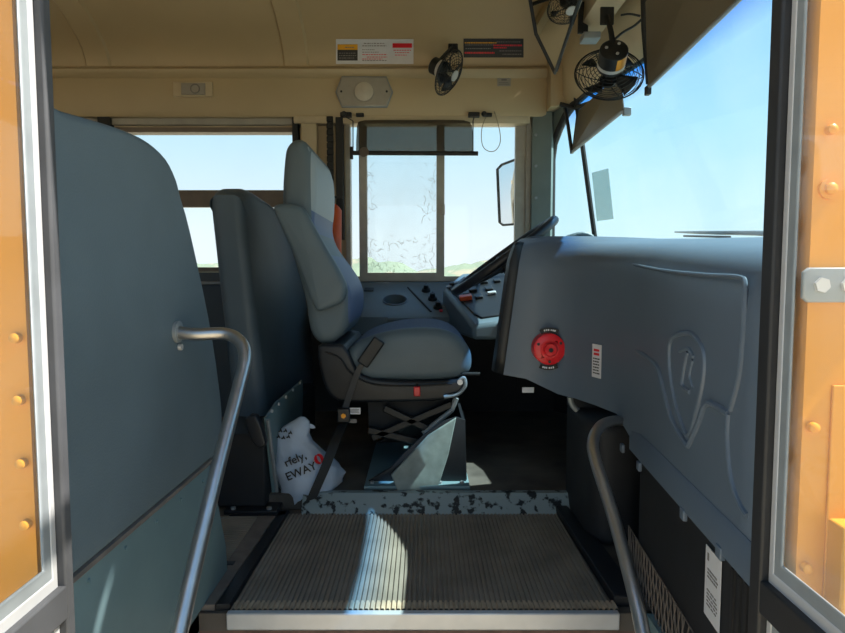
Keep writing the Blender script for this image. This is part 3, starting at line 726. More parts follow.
# side console below the window with cup holder
z_b = at(0, 284, 2.93).z; z_f = at(0, 314, 2.62).z; z_l = at(0, 334, 2.62).z
con = thing('side_console', 'grey side console with a cup holder and knobs under the driver\'s window', 'console', (0, 2.78, .45))
xl, xr = -.42, at(455, 300, 2.62).x
bm = B(); rprism(bm, [(2.945, z_b+.012), (2.90, z_b+.008), (2.885, z_b-.012), (2.62, z_f), (2.60, z_f-.012), (2.60, z_l), (2.945, z_l)], xl, xr, .004, 'X', steps=2)
cb = link('console_body', bm, M['dash_dark'], con)
slope = Vector((0, .265, z_b-.012-z_f)).normalized(); cn = Vector((0, -slope.z, slope.y))
def con_pt(px, py, off=0): return on_plane(px, py, (0, 2.62, z_f), cn)+cn*off
cu = con_pt(395, 300)
cut = B(); cyl(cut, cu, cn, .052, .11, 36)
boolean_cut(cb, [cut])
cb.data.shade_smooth(); cb.data.set_sharp_from_angle(angle=math.radians(35))
bm = B(); uu = Xv; vv = slope; tube(bm, [cu+(uu*math.cos(a_)+vv*math.sin(a_))*.054+cn*.001 for a_ in [i*math.pi/18 for i in range(36)]], .004, 8, closed=True); link('cup_ring', bm, M['dash'], con)
bm = B(); q0 = con_pt(408, 288, .002); q1 = con_pt(431, 312, .002); tube(bm, [q0, q1], .0045, 6); link('seam', bm, M['black'], con)
q = at(390, 316.5, 2.598); bm = B(); box(bm, q.x-.01, at(433, 0, 2.6).x, 2.585, 2.60, q.z-.018, q.z-.004); link('drawer_lip', bm, M['dash_dark'], con, bevel=.003)
q = con_pt(369, 290, .003); bm = B(); obox(bm, q, Xv*.022, slope*.018, cn*.002); link('small_vent', bm, M['black'], con, bevel=.001)
for px, py in ((426, 291), (432.5, 299.5), (438, 308)):
    q = con_pt(px, py); bm = B(); tube(bm, [q, q+cn*.012, q+cn*.014, q+cn*.03], [.021, .019, .013, .011], 18); kb = link('knob', bm, M['black'], con)
    bm = B(); obox(bm, q+cn*.026, Xv*.004, slope*.014, cn*.008); link('grip', bm, M['black_metal'], kb, bevel=.001)
q = con_pt(441, 311.5, .004); bm = B(); cyl(bm, q, cn, .008, .006, 12); link('red_button', bm, M['red'], con)

# ================================================================ DRIVER'S SEAT
YS0, YS1 = 1.93, 2.38
seat = thing('driver_seat', 'high-backed grey and blue driver\'s seat on a black suspension pedestal', 'seat', (at(400, 490, 1.95).x, 2.13, PZ))
def seat_cover_mat(root):
    # vinyl sides, light vinyl headrest front, blue fabric front: the upholstery's own panels, in the seat's own frame
    m = mat('seat_upholstery', '#57666f', .55, var=.05, scale=9, bump=.2, bscale=300); n = m.node_tree.nodes; l = m.node_tree.links
    o = root.location; g = lambda px, py: at(px, py, YS0)-o
    tc = n.new('ShaderNodeTexCoord'); sp = n.new('ShaderNodeSeparateXYZ'); l.new(tc.outputs['Object'], sp.inputs[0])
    mr = n.new('ShaderNodeMapRange'); mr.inputs[1].default_value = g(0, 225).z; mr.inputs[2].default_value = g(0, 290).z
    mr.inputs[3].default_value = g(308, 0).x; mr.inputs[4].default_value = g(345, 0).x; l.new(sp.outputs['Z'], mr.inputs[0])
    gt = n.new('ShaderNodeMath'); gt.operation = 'GREATER_THAN'; l.new(sp.outputs['X'], gt.inputs[0]); l.new(mr.outputs[0], gt.inputs[1])
    gz = n.new('ShaderNodeMath'); gz.operation = 'MULTIPLY_ADD'; gz.inputs[1].default_value = .6; gz.inputs[2].default_value = 0; l.new(sp.outputs['X'], gz.inputs[0])
    ad = n.new('ShaderNodeMath'); ad.operation = 'ADD'; l.new(gz.outputs[0], ad.inputs[0]); l.new(sp.outputs['Z'], ad.inputs[1])
    hz = n.new('ShaderNodeMath'); hz.operation = 'GREATER_THAN'; l.new(ad.outputs[0], hz.inputs[0]); hz.inputs[1].default_value = g(0, 218).z+.6*g(322, 0).x
    c1 = n.new('ShaderNodeMix'); c1.data_type = 'RGBA'; c1.inputs[6].default_value = srgb('#56678a'); c1.inputs[7].default_value = srgb('#97a2aa'); l.new(hz.outputs[0], c1.inputs[0])
    c2 = n.new('ShaderNodeMix'); c2.data_type = 'RGBA'; l.new(gt.outputs[0], c2.inputs[0]); c2.inputs[6].default_value = srgb('#5a6972'); l.new(c1.outputs[2], c2.inputs[7])
    l.new(c2.outputs[2], n['Principled BSDF'].inputs['Base Color']); return m
bk = pxz([(283, 158), (286, 145), (294, 138), (304, 140), (311, 152), (315, 172), (315, 200), (313, 222), (318, 240), (330, 258), (343, 276), (350, 292), (351, 308), (348, 324), (340, 337), (330, 344), (318, 343), (309, 330), (304, 300), (296, 270), (284, 230), (281, 195)], YS0)
bm = B(); rprism(bm, bk, YS0, YS1, .035, 'Y', sm=3, steps=8); br = link('backrest', bm, seat_cover_mat(seat), seat)
bm_ = None
# piping seam on the near side
bm = B(); tube(bm, [at(px, py, YS0+.018) for px, py in ((308, 147), (312, 172), (312, 200), (310, 222), (315, 242), (327, 260), (340, 278), (347, 294), (348, 308), (345, 324))], .0028, 6, smooth=5); link('piping', bm, M['seat_light'], br)
# folded-up armrest
ar = pxz([(275, 207), (283, 204), (296, 205), (304, 209), (312, 222), (328, 250), (343, 276), (347, 288), (343, 301), (330, 308), (320, 311), (313, 303), (300, 268), (286, 236), (277, 216)], 1.89)
bm = B(); rprism(bm, ar, 1.865, 1.925, .018, 'Y', sm=3, steps=6, crown=.004); am = link('armrest', bm, M['seat_vinyl'], seat, label='padded armrest folded up against the backrest')
bm = B(); cyl(bm, at(325, 300, 1.93), Yv, .018, .03, 16); link('armrest_pivot', bm, M['black'], seat)
# cushion
cs = pxz([(346, 356), (352, 346), (366, 338), (390, 331), (415, 328), (440, 329), (458, 336), (469, 348), (472, 360), (470, 371), (460, 378), (430, 381), (395, 381), (368, 381), (352, 370)], YS0)
bm = B(); rprism(bm, cs, YS0-.01, YS1, .035, 'Y', sm=3, steps=7, crown=.004)
cu_o = link('cushion', bm, [M['seat_vinyl'], M['seat_fabric']], seat)
off = world_mat(cu_o).translation
for p in cu_o.data.polygons:
    c = p.center+off
    if p.normal.z > .55 and c.y > YS0+.03: p.material_index = 1
bm = B(); tube(bm, [at(px, py, YS0+.004) for px, py in ((352, 352), (368, 345), (400, 347), (440, 348), (464, 352))], .0025, 6, smooth=5); link('piping', bm, M['seat_vinyl'], cu_o)
# pan
pn_ = pxz([(318, 346), (330, 344), (344, 345), (352, 358), (358, 370), (372, 378), (420, 381), (460, 379), (466, 377), (467, 384), (463, 391), (452, 398), (430, 401), (380, 402), (346, 402), (334, 398), (326, 388), (320, 368)], YS0-.01)
bm = B(); rprism(bm, pn_, YS0-.02, YS1+.01, .012, 'Y', sm=2); link('seat_pan', bm, M['black_metal'], seat)
bm = B(); tube(bm, [at(px, py, YS0-.022) for px, py in ((326, 352), (340, 358), (350, 372), (372, 384), (410, 386), (452, 384))], .0035, 6, smooth=4); link('pan_edge', bm, M['black'], seat)
bm = B(); q = at(417, 390, YS0-.022); rprism(bm, [(q.x-.010, q.z-.018), (q.x+.010, q.z-.018), (q.x+.010, q.z+.012), (q.x-.010, q.z+.012)], q.y-.012, q.y+.006, .003, 'Y'); bkx = link('height_lever', bm, M['red'], seat, label='small red lever')
bm = B(); cyl(bm, q+Vector((0, -.002, .018)), Zv, .004, .01, 8); link('lever_tip', bm, M['black'], bkx)
bm = B(); tube(bm, [at(px, py, YS0-.03) for px, py in ((444, 397), (458, 394), (465, 386), (464, 378), (460, 380))], .006, 8, smooth=4); lv = link('slide_lever', bm, M['alu_grey'], seat)
bm = B(); cyl(bm, at(460, 382, YS0-.03), Yv, .009, .012, 12); link('lever_bolt', bm, M['alu'], lv)
bm = B(); tube(bm, [at(462, 374, YS0+.0), at(480, 374, YS0)], .006, 8); link('adjust_knob', bm, M['black'], seat)
# suspension and pedestal
sus = pxz([(366, 402), (448, 402), (446, 412), (420, 420), (396, 440), (367, 440)], YS0)
bm = B(); rprism(bm, sus, 1.99, 2.32, .004, 'Y', steps=2); link('suspension_box', bm, M['dark'], seat)
for y in (1.955, 2.34):
    for a_, b2 in (((372, 438), (452, 404)), ((384, 408), (452, 440)), ((368, 430), (432, 445))):
        bm = B(); ribbon(bm, [at(a_[0], a_[1], 1.95)+Vector((0, y-1.95, 0)), at(b2[0], b2[1], 1.95)+Vector((0, y-1.95, 0))], Yv, .022, .022); link('scissor_arm', bm, M['black'], seat, bevel=.003)
bm = B(); tube(bm, [at(456, 398, 1.95), at(452, 410, 1.95), at(436, 423, 1.95), at(424, 434, 1.95)], [.010, .008, .010, .012], 10); link('damper', bm, M['alu_grey'], seat)
ped = pxz([(391, 466), (404, 452), (426, 432), (444, 420), (456, 416), (465, 419), (466, 487), (366, 487), (368, 480)], 1.90)
bm = B(); rprism(bm, ped, 1.885, 1.897, .002, 'Y', steps=2); rprism(bm, ped, 2.33, 2.342, .002, 'Y', steps=2)
q0 = at(393, 470, 1.9); q1 = at(464, 420, 1.9)
loft(bm, [[(q.x, y, q.z) for q in (at(462, 420, 1.9), at(464, 486, 1.9), at(467, 486, 1.9), at(465, 420, 1.9))] for y in (1.897, 2.33)], closed=True, caps=True)
link('pedestal', bm, M['greymetal'] if False else M['black_metal'], seat)
gq = [at(px, py, 1.882) for px, py in ((398, 462), (428, 434), (452, 421), (447, 436), (414, 462))]
bm = B(); loft(bm, [[at(px, py, 1.9)+Vector((0, dy, 0)) for px, py in ((400, 487), (392, 468), (428, 432), (456, 416), (448, 452), (436, 487))] for dy in (-.018, -.008)], closed=True, caps=True)
for v in bm.verts: v.co.y += (v.co.x-.105)*.16+(v.co.z-.28)*.10
pp = link('pedestal_plate', bm, mat('sunlit_grey_plate', '#7f8a88', .5, metal=.2, var=.2, scale=30), seat, bevel=.003, label='grey gusset plate coloured as the sunlit band')  # pale colour and outline paint in the pedestal's sunlit band; tilted to catch sun
bq = [(q.x, q.y) for q in (at(364, 488, 1.84), at(470, 486, 1.84), at(470, 486, 1.84)+Vector((0, .5, 0)), at(364, 488, 1.84)+Vector((0, .5, 0)))]
bm = B(); rprism(bm, bq, PZ, PZ+.012, .003, 'Z', steps=2); bs = link('base_plate', bm, M['greymetal'], seat)
for px in (372, 398, 440, 462):
    bm = B(); q = at(px, 486, 1.86); cyl(bm, Vector((q.x, 1.865, PZ+.015)), Zv, .007, .007, 6); link('base_bolt', bm, M['alu_grey'], bs)

# seat belt
sb = thing('seat_belt', 'black seat belt running from the driver\'s seat down to the floor', 'seat belt', at(310, 500, 1.83))
bm = B(); bcn = at(371, 352, 1.885); d = (at(383, 336, 1.88)-at(362, 366, 1.88)).normalized(); w_ = Yv.cross(d)
obox(bm, bcn, d*.048, w_*.020, Yv*.010); link('buckle', bm, M['black'], sb, bevel=.005)
wd = (at(1, 0, 1)-at(0, 0, 1)).normalized()
bm = B(); ribbon(bm, [at(362, 364, 1.885), at(357, 374, 1.885), at(348, 400, 1.88), at(343, 416, 1.87)], Vector((.97, 0, .2)), .022, .004, smooth=4); link('buckle_stalk', bm, M['black_metal'], sb)
bm = B(); q = at(344, 415, 1.87); obox(bm, q, Xv*.020, Yv*.010, Zv*.022); link('anchor', bm, M['black_metal'], sb, bevel=.004)
bm = B(); cyl(bm, q-Yv*.012, Yv, .008, .006, 6); link('anchor_bolt', bm, M['gold'], sb)
bm = B(); ribbon(bm, [at(343, 424, 1.865), at(335, 442, 1.80), at(325, 468, 1.775), at(311, 500, 1.762)], Vector((.93, 0, .33)), .036, .003, smooth=5); link('webbing', bm, M['black'], sb)
bm = B(); obox(bm, at(355, 411, 1.868), Xv*.017, Yv*.0006, Zv*.010); tg = link('tag', bm, M['white'], sb, label='white printed tag')
bm = B(); strokes(bm, at(355, 411, 1.8670), Xv, Zv, [(-.013, .013, .004, .002), (-.013, .010, 0, .002), (-.013, .013, -.004, .002)]); link('print_lines', bm, M['ink_grey'], tg)
bm = B(); obox(bm, at(353, 421, 1.868), Xv*.011, Yv*.0006, Zv*.006); link('tag', bm, M['ink_grey'], sb)

# ================================================================ BARRIER behind the driver's seat
b2 = thing('seat_barrier', 'dark blue padded seat-back barrier standing behind the driver\'s seat', 'barrier', (-.62, 2.0, 0))
XB = -.43
ol = [(1.965, .88), (1.985, .95), (2.04, .98), (2.15, .985), (2.4, .97), (2.65, .945), (2.80, .91), (2.87, .84), (2.885, .6), (2.885, .25), (2.84, .175), (2.4, .155), (2.05, .15), (1.985, .18)]
bm = B(); rprism(bm, ol, -.685, -.575, .035, 'X', sm=3, steps=8, crown=.008)
for v in bm.verts: v.co.x += (.95-v.co.z)*.085
link('padded_back', bm, M['vinyl_dark'], b2)
sp_ = pyz([(267, 418), (278, 402), (303, 380), (303, 400), (300, 486), (275, 494)], XB-.02)
bm = B(); rprism(bm, sp_, XB-.030, XB-.020, .002, 'X', steps=2); mp = link('side_plate', bm, M['greymetal'], b2)
for i in range(5): bm = B(); q = atx(272+i*7, 411-i*7, XB-.018); cyl(bm, q, Xv, .005, .006, 8); link('rivet', bm, M['alu'], mp)
bm = B(); tube(bm, [atx(268, 420, XB-.015), atx(277, 492, XB-.015)], .006, 8); link('edge_rail', bm, M['alu_grey'], b2)
q = at(255, 431, 1.70); bm = B(); rprism(bm, pxz([(246, 418), (257, 415), (265, 436), (266, 445), (258, 447), (250, 436)], 1.70), 1.69, 1.72, .006, 'Y', sm=2); link('strap_bracket', bm, M['black_metal'], b2)
bl = at(222, 498, 1.72); br2 = at(276, 498, 1.72)
bm = B(); box(bm, -.62, -.463, 1.76, 2.6, .012, at(0, 436, 1.74).z); link('under_box', bm, M['dark'], b2, bevel=.006)
bm = B(); box(bm, bl.x, br2.x, 1.73, 2.7, 0.0, .012); fl = link('floor_flange', bm, M['black_metal'], b2, bevel=.002)
for px in (233, 269):
    bm = B(); cyl(bm, Vector((at(px, 497, 1.745).x, 1.745, .015)), Zv, .008, .006, 8); link('flange_bolt', bm, M['alu_grey'], b2)

# ================================================================ SHOPPING BAG
bg_ = thing('shopping_bag', 'crumpled white plastic shopping bag with black and red print on the floor', 'bag', at(310, 495, 1.83))
rowsd = [(417, 299, 305, .008), (421, 293, 310, .018), (426, 284, 311, .03), (433, 278, 309, .04), (440, 276, 313, .05), (446, 276, 321, .06), (454, 277, 330, .075), (462, 278, 338, .085), (470, 279, 342, .09), (478, 280, 341, .095), (486, 283, 334, .09), (493, 287, 322, .075), (497, 292, 312, .05)]
BY = 1.90; rr = []
bagp = []
for i, (py, a_, b2_, dp) in enumerate(rowsd):
    L_, R_ = at(a_, py, BY), at(b2_, py, BY); c = (L_+R_)/2; hw = (R_.x-L_.x)/2; row = []
    c.y = BY-.012*min(i, 8)*.35
    for k in range(36):
        an = 2*math.pi*k/36; ns = 1+.20*noise.noise(Vector((math.cos(an)*2.6, math.sin(an)*2.6, i*.75)))+.11*noise.noise(Vector((math.cos(an)*8, math.sin(an)*8, i*1.6)))
        row.append(Vector((c.x+math.cos(an)*hw*ns, c.y+math.sin(an)*dp*ns*.8, c.z)))
    rr.append(row)
bm = B(); loft(bm, rr, closed=True, caps=True); link('bag_body', bm, M['bag'], bg_, angle=50)
bm = B(); rprism(bm, pxz([(308, 423), (313, 424), (316, 427), (312, 428), (308, 426)], BY), BY-.01, BY-.004, .002, 'Y', sm=2); link('bag_handle', bm, M['bag'], bg_)
dirx = Vector((1, 0, .42)).normalized(); diry = Vector((-.42, 0, 1)).normalized()
for s, sz, px, py, Y in (('rfely,', .035, 286, 467, 1.803), ('EWAY', .035, 287.5, 481, 1.797)):
    bm = text_bm(s, sz, at(px, py, Y), dirx, diry); link('print', bm, M['ink'], bg_)
bm = B(); rnd = random.Random(8)
for px, py in ((280, 431), (285, 431), (290, 433), (278, 437), (283, 438), (288, 437), (287, 443)):
    q = at(px, py, BY-.048); obox(bm, q, dirx*.005, Yv*.0012, diry*.0022); obox(bm, q+dirx*.004, dirx*.0012, Yv*.0012, diry*.006)
link('print_marks', bm, M['ink'], bg_)
c = at(319, 459, 1.803); bm = B()
for s in (1, -1):
    pts = [c+dirx*(math.cos(math.radians(a_))*.0095*s)+diry*(math.sin(math.radians(a_))*.0135*s) for a_ in range(-75, 96, 17)]
    tube(bm, pts, [.002, .0035, .0045, .0052, .0055, .0055, .0052, .0045, .004, .003, .0018][:len(pts)], 6)
link('red_emblem', bm, M['red'], bg_)

# ================================================================ behind-seat clutter by the pillar
q0, q1 = at(328, 121, 2.93), at(335, 186, 2.93)
st_ = thing('equipment_strap', 'black ribbed strap hanging behind the driver\'s headrest', 'strap', (q0.x, 2.90, q0.z))
bm = B()
for i in range(11):
    z = q0.z+(q1.z-q0.z)*i/10; box(bm, q0.x, q1.x, 2.880, 2.90, z-.015, z+.010)
box(bm, q0.x+.002, q1.x-.002, 2.890, 2.91, q1.z-.015, q0.z+.01)
link('ribbed_strap', bm, M['black'], st_, bevel=.003)
q0, q1 = at(336.5, 119, 2.93), at(345, 240, 2.93); bm = B(); box(bm, q0.x, q1.x, 2.89, 2.935, q1.z, q0.z); o = link('upright_rail', bm, M['black'], bevel=.003); tag(o, 'black upright rail beside the driver\'s side window', 'rail')
ex = thing('fire_extinguisher', 'orange-red cylinder half hidden behind the driver\'s headrest', 'fire extinguisher', at(335, 240, 2.86))
ct, cbm = at(333, 206, 2.86), at(333, 266, 2.86)
bm = B(); tube(bm, [cbm, ct-Zv*.02, ct-Zv*.005, ct+Zv*.01], [.040, .040, .03, .014], 20); link('cylinder', bm, M['orange_red'], ex)
bm = B(); tube(bm, [ct+Zv*.008, ct+Zv*.035], .012, 10); obox(bm, ct+Vector((.02, 0, .04)), Xv*.028, Yv*.008, Zv*.005); link('valve', bm, M['black'], ex)
bm = B(); q = at(110, 122, 2.92); box(bm, q.x-.05, q.x+.006, 2.90, 2.947, .9, 1.44); o = link('upright_rail', bm, M['black'], bevel=.003); tag(o, 'black upright rail left of the rear side window', 'rail')
bm = B(); q = at(296, 125, 2.92); box(bm, q.x-.016, q.x+.012, 2.905, 2.947, 1.20, 1.44); o = link('upright_rail', bm, M['black'], bevel=.003); tag(o, 'black upright strip right of the rear side window', 'rail')

# ================================================================ OVERHEAD FITTINGS
# round lens dome light
c = at(364.5, 93, 2.885)
dl = thing('dome_light', 'grey eight-sided dome light with a round lens above the driver\'s window', 'light', c)
hx, hz = at(392, 93, 2.885).x-c.x, .065
oct_ = [(c.x-hx, c.z), (c.x-hx*.8, c.z+hz), (c.x+hx*.8, c.z+hz), (c.x+hx, c.z), (c.x+hx*.82, c.z-hz), (c.x-hx*.8, c.z-hz)]
bm = B(); rprism(bm, oct_, 2.862, 2.8845, .006, 'Y'); link('light_plate', bm, M['lamp_plate'], dl)
bm = B(); tube(bm, [(x_, 2.872, z_) for x_, z_ in oct_], .006, 8, closed=True); link('rim', bm, M['alu_grey'], dl)
bm = B(); cc_ = c-Yv*.023; tube(bm, [cc_+Yv*.003, cc_-Yv*.004, cc_-Yv*.010, cc_-Yv*.012], [.044, .042, .028, .002], 28); lens = link('lens', bm, M['lamp_lens'], dl)
bm = B(); tube(bm, [cc_+Vector((math.cos(a_)*.044, -.001, math.sin(a_)*.044)) for a_ in [i*math.pi/14 for i in range(28)]], .003, 6, closed=True); link('lens_ring', bm, M['lamp_plate'], lens)
for sx_ in (-1, 1):
    bm = B(); cyl(bm, c+Vector((sx_*hx*.82, -.024, 0)), Yv, .005, .005, 10); link('screw', bm, M['black'], dl)
# small rear light
c = at(193.5, 90, 2.885); dl = thing('dome_light', 'small cream light fitting on the header above the rear side window', 'light', c)
bm = B(); rprism(bm, [(c.x-.09, c.z-.034), (c.x+.09, c.z-.034), (c.x+.09, c.z+.034), (c.x-.09, c.z+.034)], 2.872, 2.8845, .004, 'Y'); link('light_plate', bm, M['cream_trim'], dl)
bm = B(); rprism(bm, [(c.x-.05, c.z-.026), (c.x+.06, c.z-.026), (c.x+.06, c.z+.026), (c.x-.05, c.z+.026)], 2.864, 2.872, .004, 'Y'); link('lens', bm, M['lamp_plate'], dl)
bm = B(); tube(bm, [c+Vector((.015+math.cos(a_)*.020, -.022, math.sin(a_)*.020)) for a_ in [i*math.pi/8 for i in range(16)]], .003, 6, closed=True); link('lens_ring', bm, M['ink_grey'], dl)
# stickers on the curved ceiling edge
def cz_pt(px, py):      # intersect ray with the ceiling profile
    d = ray(px, py)
    for (a, b), (c, dd) in zip(cps, cps[1:]):
        za, zc = EYE+d.z*a, EYE+d.z*c
        f0, f1 = b-za, dd-zc
        if f0*f1 <= 0 and a > 2.3:
            t = f0/(f0-f1) if f0 != f1 else 0; y = a+(c-a)*t; return Vector((d.x*y, y, EYE+d.z*y)), Vector((0, c-a, dd-b)).normalized()
    return at(px, py, 2.86), Vector((0, -.6, .8))
def ceil_sticker(px0, px1, py0, py1, m, label):
    rows = []
    for k in range(7):
        py = py0+(py1-py0)*k/6; L, tn = cz_pt(px0, py); R, _ = cz_pt(px1, py)
        nn = Vector((0, -tn.z, tn.y)) if True else None
        if nn.z > 0: nn = -nn
        rows.append((L+nn*.002, R+nn*.002, nn))
    bm = B(); loft(bm, [[L, L.lerp(R, .5), R, R-nn*.0015, L-nn*.0015] for L, R, nn in rows], closed=True, caps=True)
    o = link('sticker', bm, m, smooth=False); tag(o, label, 'sticker')
    def put(nm, x0, x1, y0, y1, mm, off=.0015, slant=0):
        bm = B(); rr = []
        for k in range(4):
            v = y0+(y1-y0)*k/3; kk = min(int(v*6), 5); f = v*6-kk
            L = rows[kk][0].lerp(rows[kk+1][0], f); R = rows[kk][1].lerp(rows[kk+1][1], f); nn = rows[kk][2].lerp(rows[kk+1][2], f)
            rr.append([L.lerp(R, x0)+nn*off, L.lerp(R, x1)+nn*off])
        loft(bm, rr); return bm, mm, nm
    return o, put
o, put = ceil_sticker(336, 413.5, 39, 64, M['white'], 'white ceiling notice with yellow and red headed panels')
for nm, x0, x1, y0, y1, mm, of in (('black_panel', .02, .28, .20, .86, 'ink', .001), ('yellow_heading', .02, .28, .20, .42, 'amber', .0016), ('red_heading', .73, .98, .16, .34, 'red', .001)):
    bm, m_, n_2 = put(nm, x0, x1, y0, y1, M[mm], of); link(nm, bm, m_, o, smooth=False)
rnd = random.Random(2)
def lines(o, put, spec, mm, nm, of=.0022):
    big = B()
    for x0, x1, y, h in spec:
        x = x0
        while x < x1:
            w = rnd.uniform(.012, .035); b_m, _, _ = put(nm, x, min(x+w, x1), y, y+h, mm, of); me = bpy.data.meshes.new('x'); b_m.to_mesh(me); b_m.free(); big.from_mesh(me); x += w+.008
    link(nm, big, mm, o, smooth=False)
lines(o, put, [(.36, .63, .14, .035), (.34, .65, .24, .035), (.34, .5, .40, .03), (.34, .55, .50, .03), (.34, .66, .84, .03)], M['ink_grey'], 'print_lines')
lines(o, put, [(.34, .66, .60, .03), (.4, .66, .70, .03), (.34, .6, .78, .03), (.74, .97, .42, .03), (.76, .95, .52, .03), (.76, .92, .62, .03)], M['red'], 'red_print')
lines(o, put, [(.04, .26, .54, .03), (.04, .26, .64, .03), (.04, .24, .74, .03), (.12, .24, .3, .04)], M['ink_grey'], 'panel_print')
o, put = ceil_sticker(463.5, 523.5, 38.5, 57.5, M['ink'], 'black ceiling decal with rows of red and yellow print')
lines(o, put, [(.03, .5, .30, .04), (.03, .45, .50, .04), (.55, .95, .14, .04), (.6, .97, .62, .04), (.65, .97, .8, .04)], M['ink_grey'], 'grey_print', .0012)
lines(o, put, [(.02, .55, .18, .06)], M['amber'], 'yellow_print', .0012)
lines(o, put, [(.02, .52, .70, .09), (.5, .97, .30, .09), (.5, .72, .44, .07)], M['red'], 'red_print', .0012)
c = at(504, 82, 2.884); s3 = sticker('sticker', c, Xv, Zv, .062, .038, M['lamp_plate'], 'tiny pale sticker on the header right of the wall fan', -Yv)
bm = B(); strokes(bm, c-Yv*.0007, Xv, Zv, [(-.012, .012, .010, .008), (-.025, .02, -.003, .003), (-.025, .025, -.010, .003)]); link('print_lines', bm, M['ink_grey'], s3)

# fans
def fan(c, axis, R, mount, label, foil=False, blades=4, behind=.05, mr=.036):
    """c centre of the cage, axis points from motor to the blowing side"""
    c = Vector(c); a = Vector(axis).normalized(); u = a.orthogonal().normalized(); v = a.cross(u)
    f = thing('fan', label, 'fan', c)
    bm = B(); S = 40
    circ = lambda r, d: [c+a*d+(u*math.cos(2*math.pi*i/S)+v*math.sin(2*math.pi*i/S))*r for i in range(S)]
    prof_ = lambda q: .030*(1-q**3)
    for sg in (1, -1):
        for q in (.28, .38, .48, .58, .68, .78, .88, .96): tube(bm, circ(R*q, sg*prof_(q)), .0011, 4, closed=True)
        for k in range(6):
            an = k*math.pi/3; d = u*math.cos(an)+v*math.sin(an); tube(bm, [c+a*sg*prof_(q)+d*R*q for q in (.2, .4, .6, .8, .95, 1)], .0016, 4)
    tube(bm, circ(R, 0), .0025, 6, closed=True); link('cage', bm, M['black'], f)
    for k in range(blades):
        an = 2*math.pi*k/blades; bm = B(); rr = []
        for q in (.15, .4, .65, .85):
            w = .20+.20*q; rr.append([c+(u*math.cos(an+t_*w)+v*math.sin(an+t_*w))*R*q+a*(.012*t_) for t_ in (-1, -.5, 0, .5, 1)])
        loft(bm, rr); bl_ = link('blade', bm, M['black_metal'], f); s_ = bl_.modifiers.new('s', 'SOLIDIFY'); s_.thickness = .0015
    bm = B(); tube(bm, [c-a*.022, c-a*.03, c-a*(.03+behind), c-a*(.036+behind)], [mr*.6, mr, mr, mr*.8], 24); mo = link('motor', bm, M['black'], f)
    bm = B(); tube(bm, [c-a*.040, c-a*.052], mr+.0007, 24); link('band', bm, M['alu'], mo)
    bm = B()
    for k in range(3):
        an = k*2.1; cyl(bm, c-a*(.037+behind)+(u*math.cos(an)+v*math.sin(an))*mr*.55, a, .005, .003, 8)
    link('screw', bm, M['alu'], mo)
    if foil:
        d = Vector((.50, -.75, -.45)); d = (d-a*d.dot(a)).normalized(); w = a.cross(d)
        bm = B(); rr = []
        for k in range(6):
            an = (k-2.5)*.2; dd = d*math.cos(an)+w*math.sin(an); rr.append([c-a*.052+dd*(mr+.0012), c-a*.095+dd*(mr+.0012)])
        loft(bm, rr); link('foil_label', bm, M['gold'], mo)
    bm = B(); cyl(bm, c+a*.031, a, R*.24, .004, 20); link('badge', bm, M['alu'] if not foil else M['black'], f)
    mt = Vector(mount); m0 = c-a*(.02+behind)
    bm = B(); tube(bm, [m0, (m0+mt)/2+Vector((0, -.01, 0)), mt], [.010, .009, .008], 8, smooth=3); link('bracket', bm, M['black'], f)
    bm = B(); obox(bm, mt, Xv*.022, Yv*.004, Zv*.028); link('mount_plate', bm, M['black'], f, bevel=.003)
    return f
q, tn = cz_pt(453, 46)
fan(at(449, 73, 2.70), (.78, -.36, -.50), .098, q+Vector((0, -.004, -.004)), 'small black caged fan on the side wall ceiling, between two decals', behind=.055)
fan(at(609, 74, 2.02), (.12, .88, -.46), .108, at(607, 16, 1.99), 'black caged fan with gold foil on its motor, hanging above the windshield', foil=True, blades=4, behind=.068, mr=.043)
wr = thing('cable', 'thin black cable looping from the hanging fan to the visor bracket', 'cable', at(618, 30, 2.0))
bm = B(); tube(bm, [at(621, 15, 2.02), at(630, 14, 2.0), at(640, 16, 1.98)], .0035, 6, smooth=5); tube(bm, [at(612, 42, 2.0), at(622, 33, 1.99), at(634, 26, 1.98), at(643, 18, 1.97)], .004, 6, smooth=5); link('cable_run', bm, M['black'], wr)
# fan's plate on header
# interior mirror
mq = [at(536, -30, 2.35), at(536, 34, 2.50), at(555, 73, 2.52), at(582, -6, 2.08), at(590, -60, 1.90)]
mi = thing('rearview_mirror', 'black framed interior mirror mounted up beside the front header', 'mirror', mq[2])
mn = (mq[1]-mq[2]).cross(mq[3]-mq[2]).normalized()
if mn.y > 0: mn = -mn
mid = sum(mq, Vector())/5
mf = [p-mn*((p-mq[2]).dot(mn)) for p in mq]
bm = B(); loft(bm, [[p for p in mf], [p-mn*.012 for p in mf]], closed=True, caps=True); link('mirror_face', bm, M['mirror'], mi, smooth=False)
bm = B(); tube(bm, [p+mn*.001 for p in mf], .0065, 8, closed=True); link('mirror_frame', bm, M['black'], mi)
# overhead box right of mirror
bm = B(); q0 = at(575, 38, 2.25); q1 = at(590, 38, 2.25)
rprism(bm, [(.575, 1.60), (.64, 1.56), (.665, 1.60), (.64, 1.74), (.585, 1.78)], 1.3, 2.30, .004, 'Y', steps=2); ob = link('overhead_box', bm, M['cream_trim']); tag(ob, 'long tan overhead housing between the mirror and the hanging fan', 'housing')
bm = B(); obox(bm, at(583, 18, 2.26), Xv*.018, Yv*.006, Zv*.055); o = link('recess_shade', bm, M['black'], bevel=.002); o.parent = ob  # solid black block stands in for the shade inside a recess
q = at(590, 38, 2.22); bm = B(); obox(bm, q, Xv*.03, Yv*.03, Zv*.012); o = link('bracket', bm, M['alu_grey'], bevel=.003); tag(o, 'grey metal bracket at the end of the overhead housing', 'bracket')
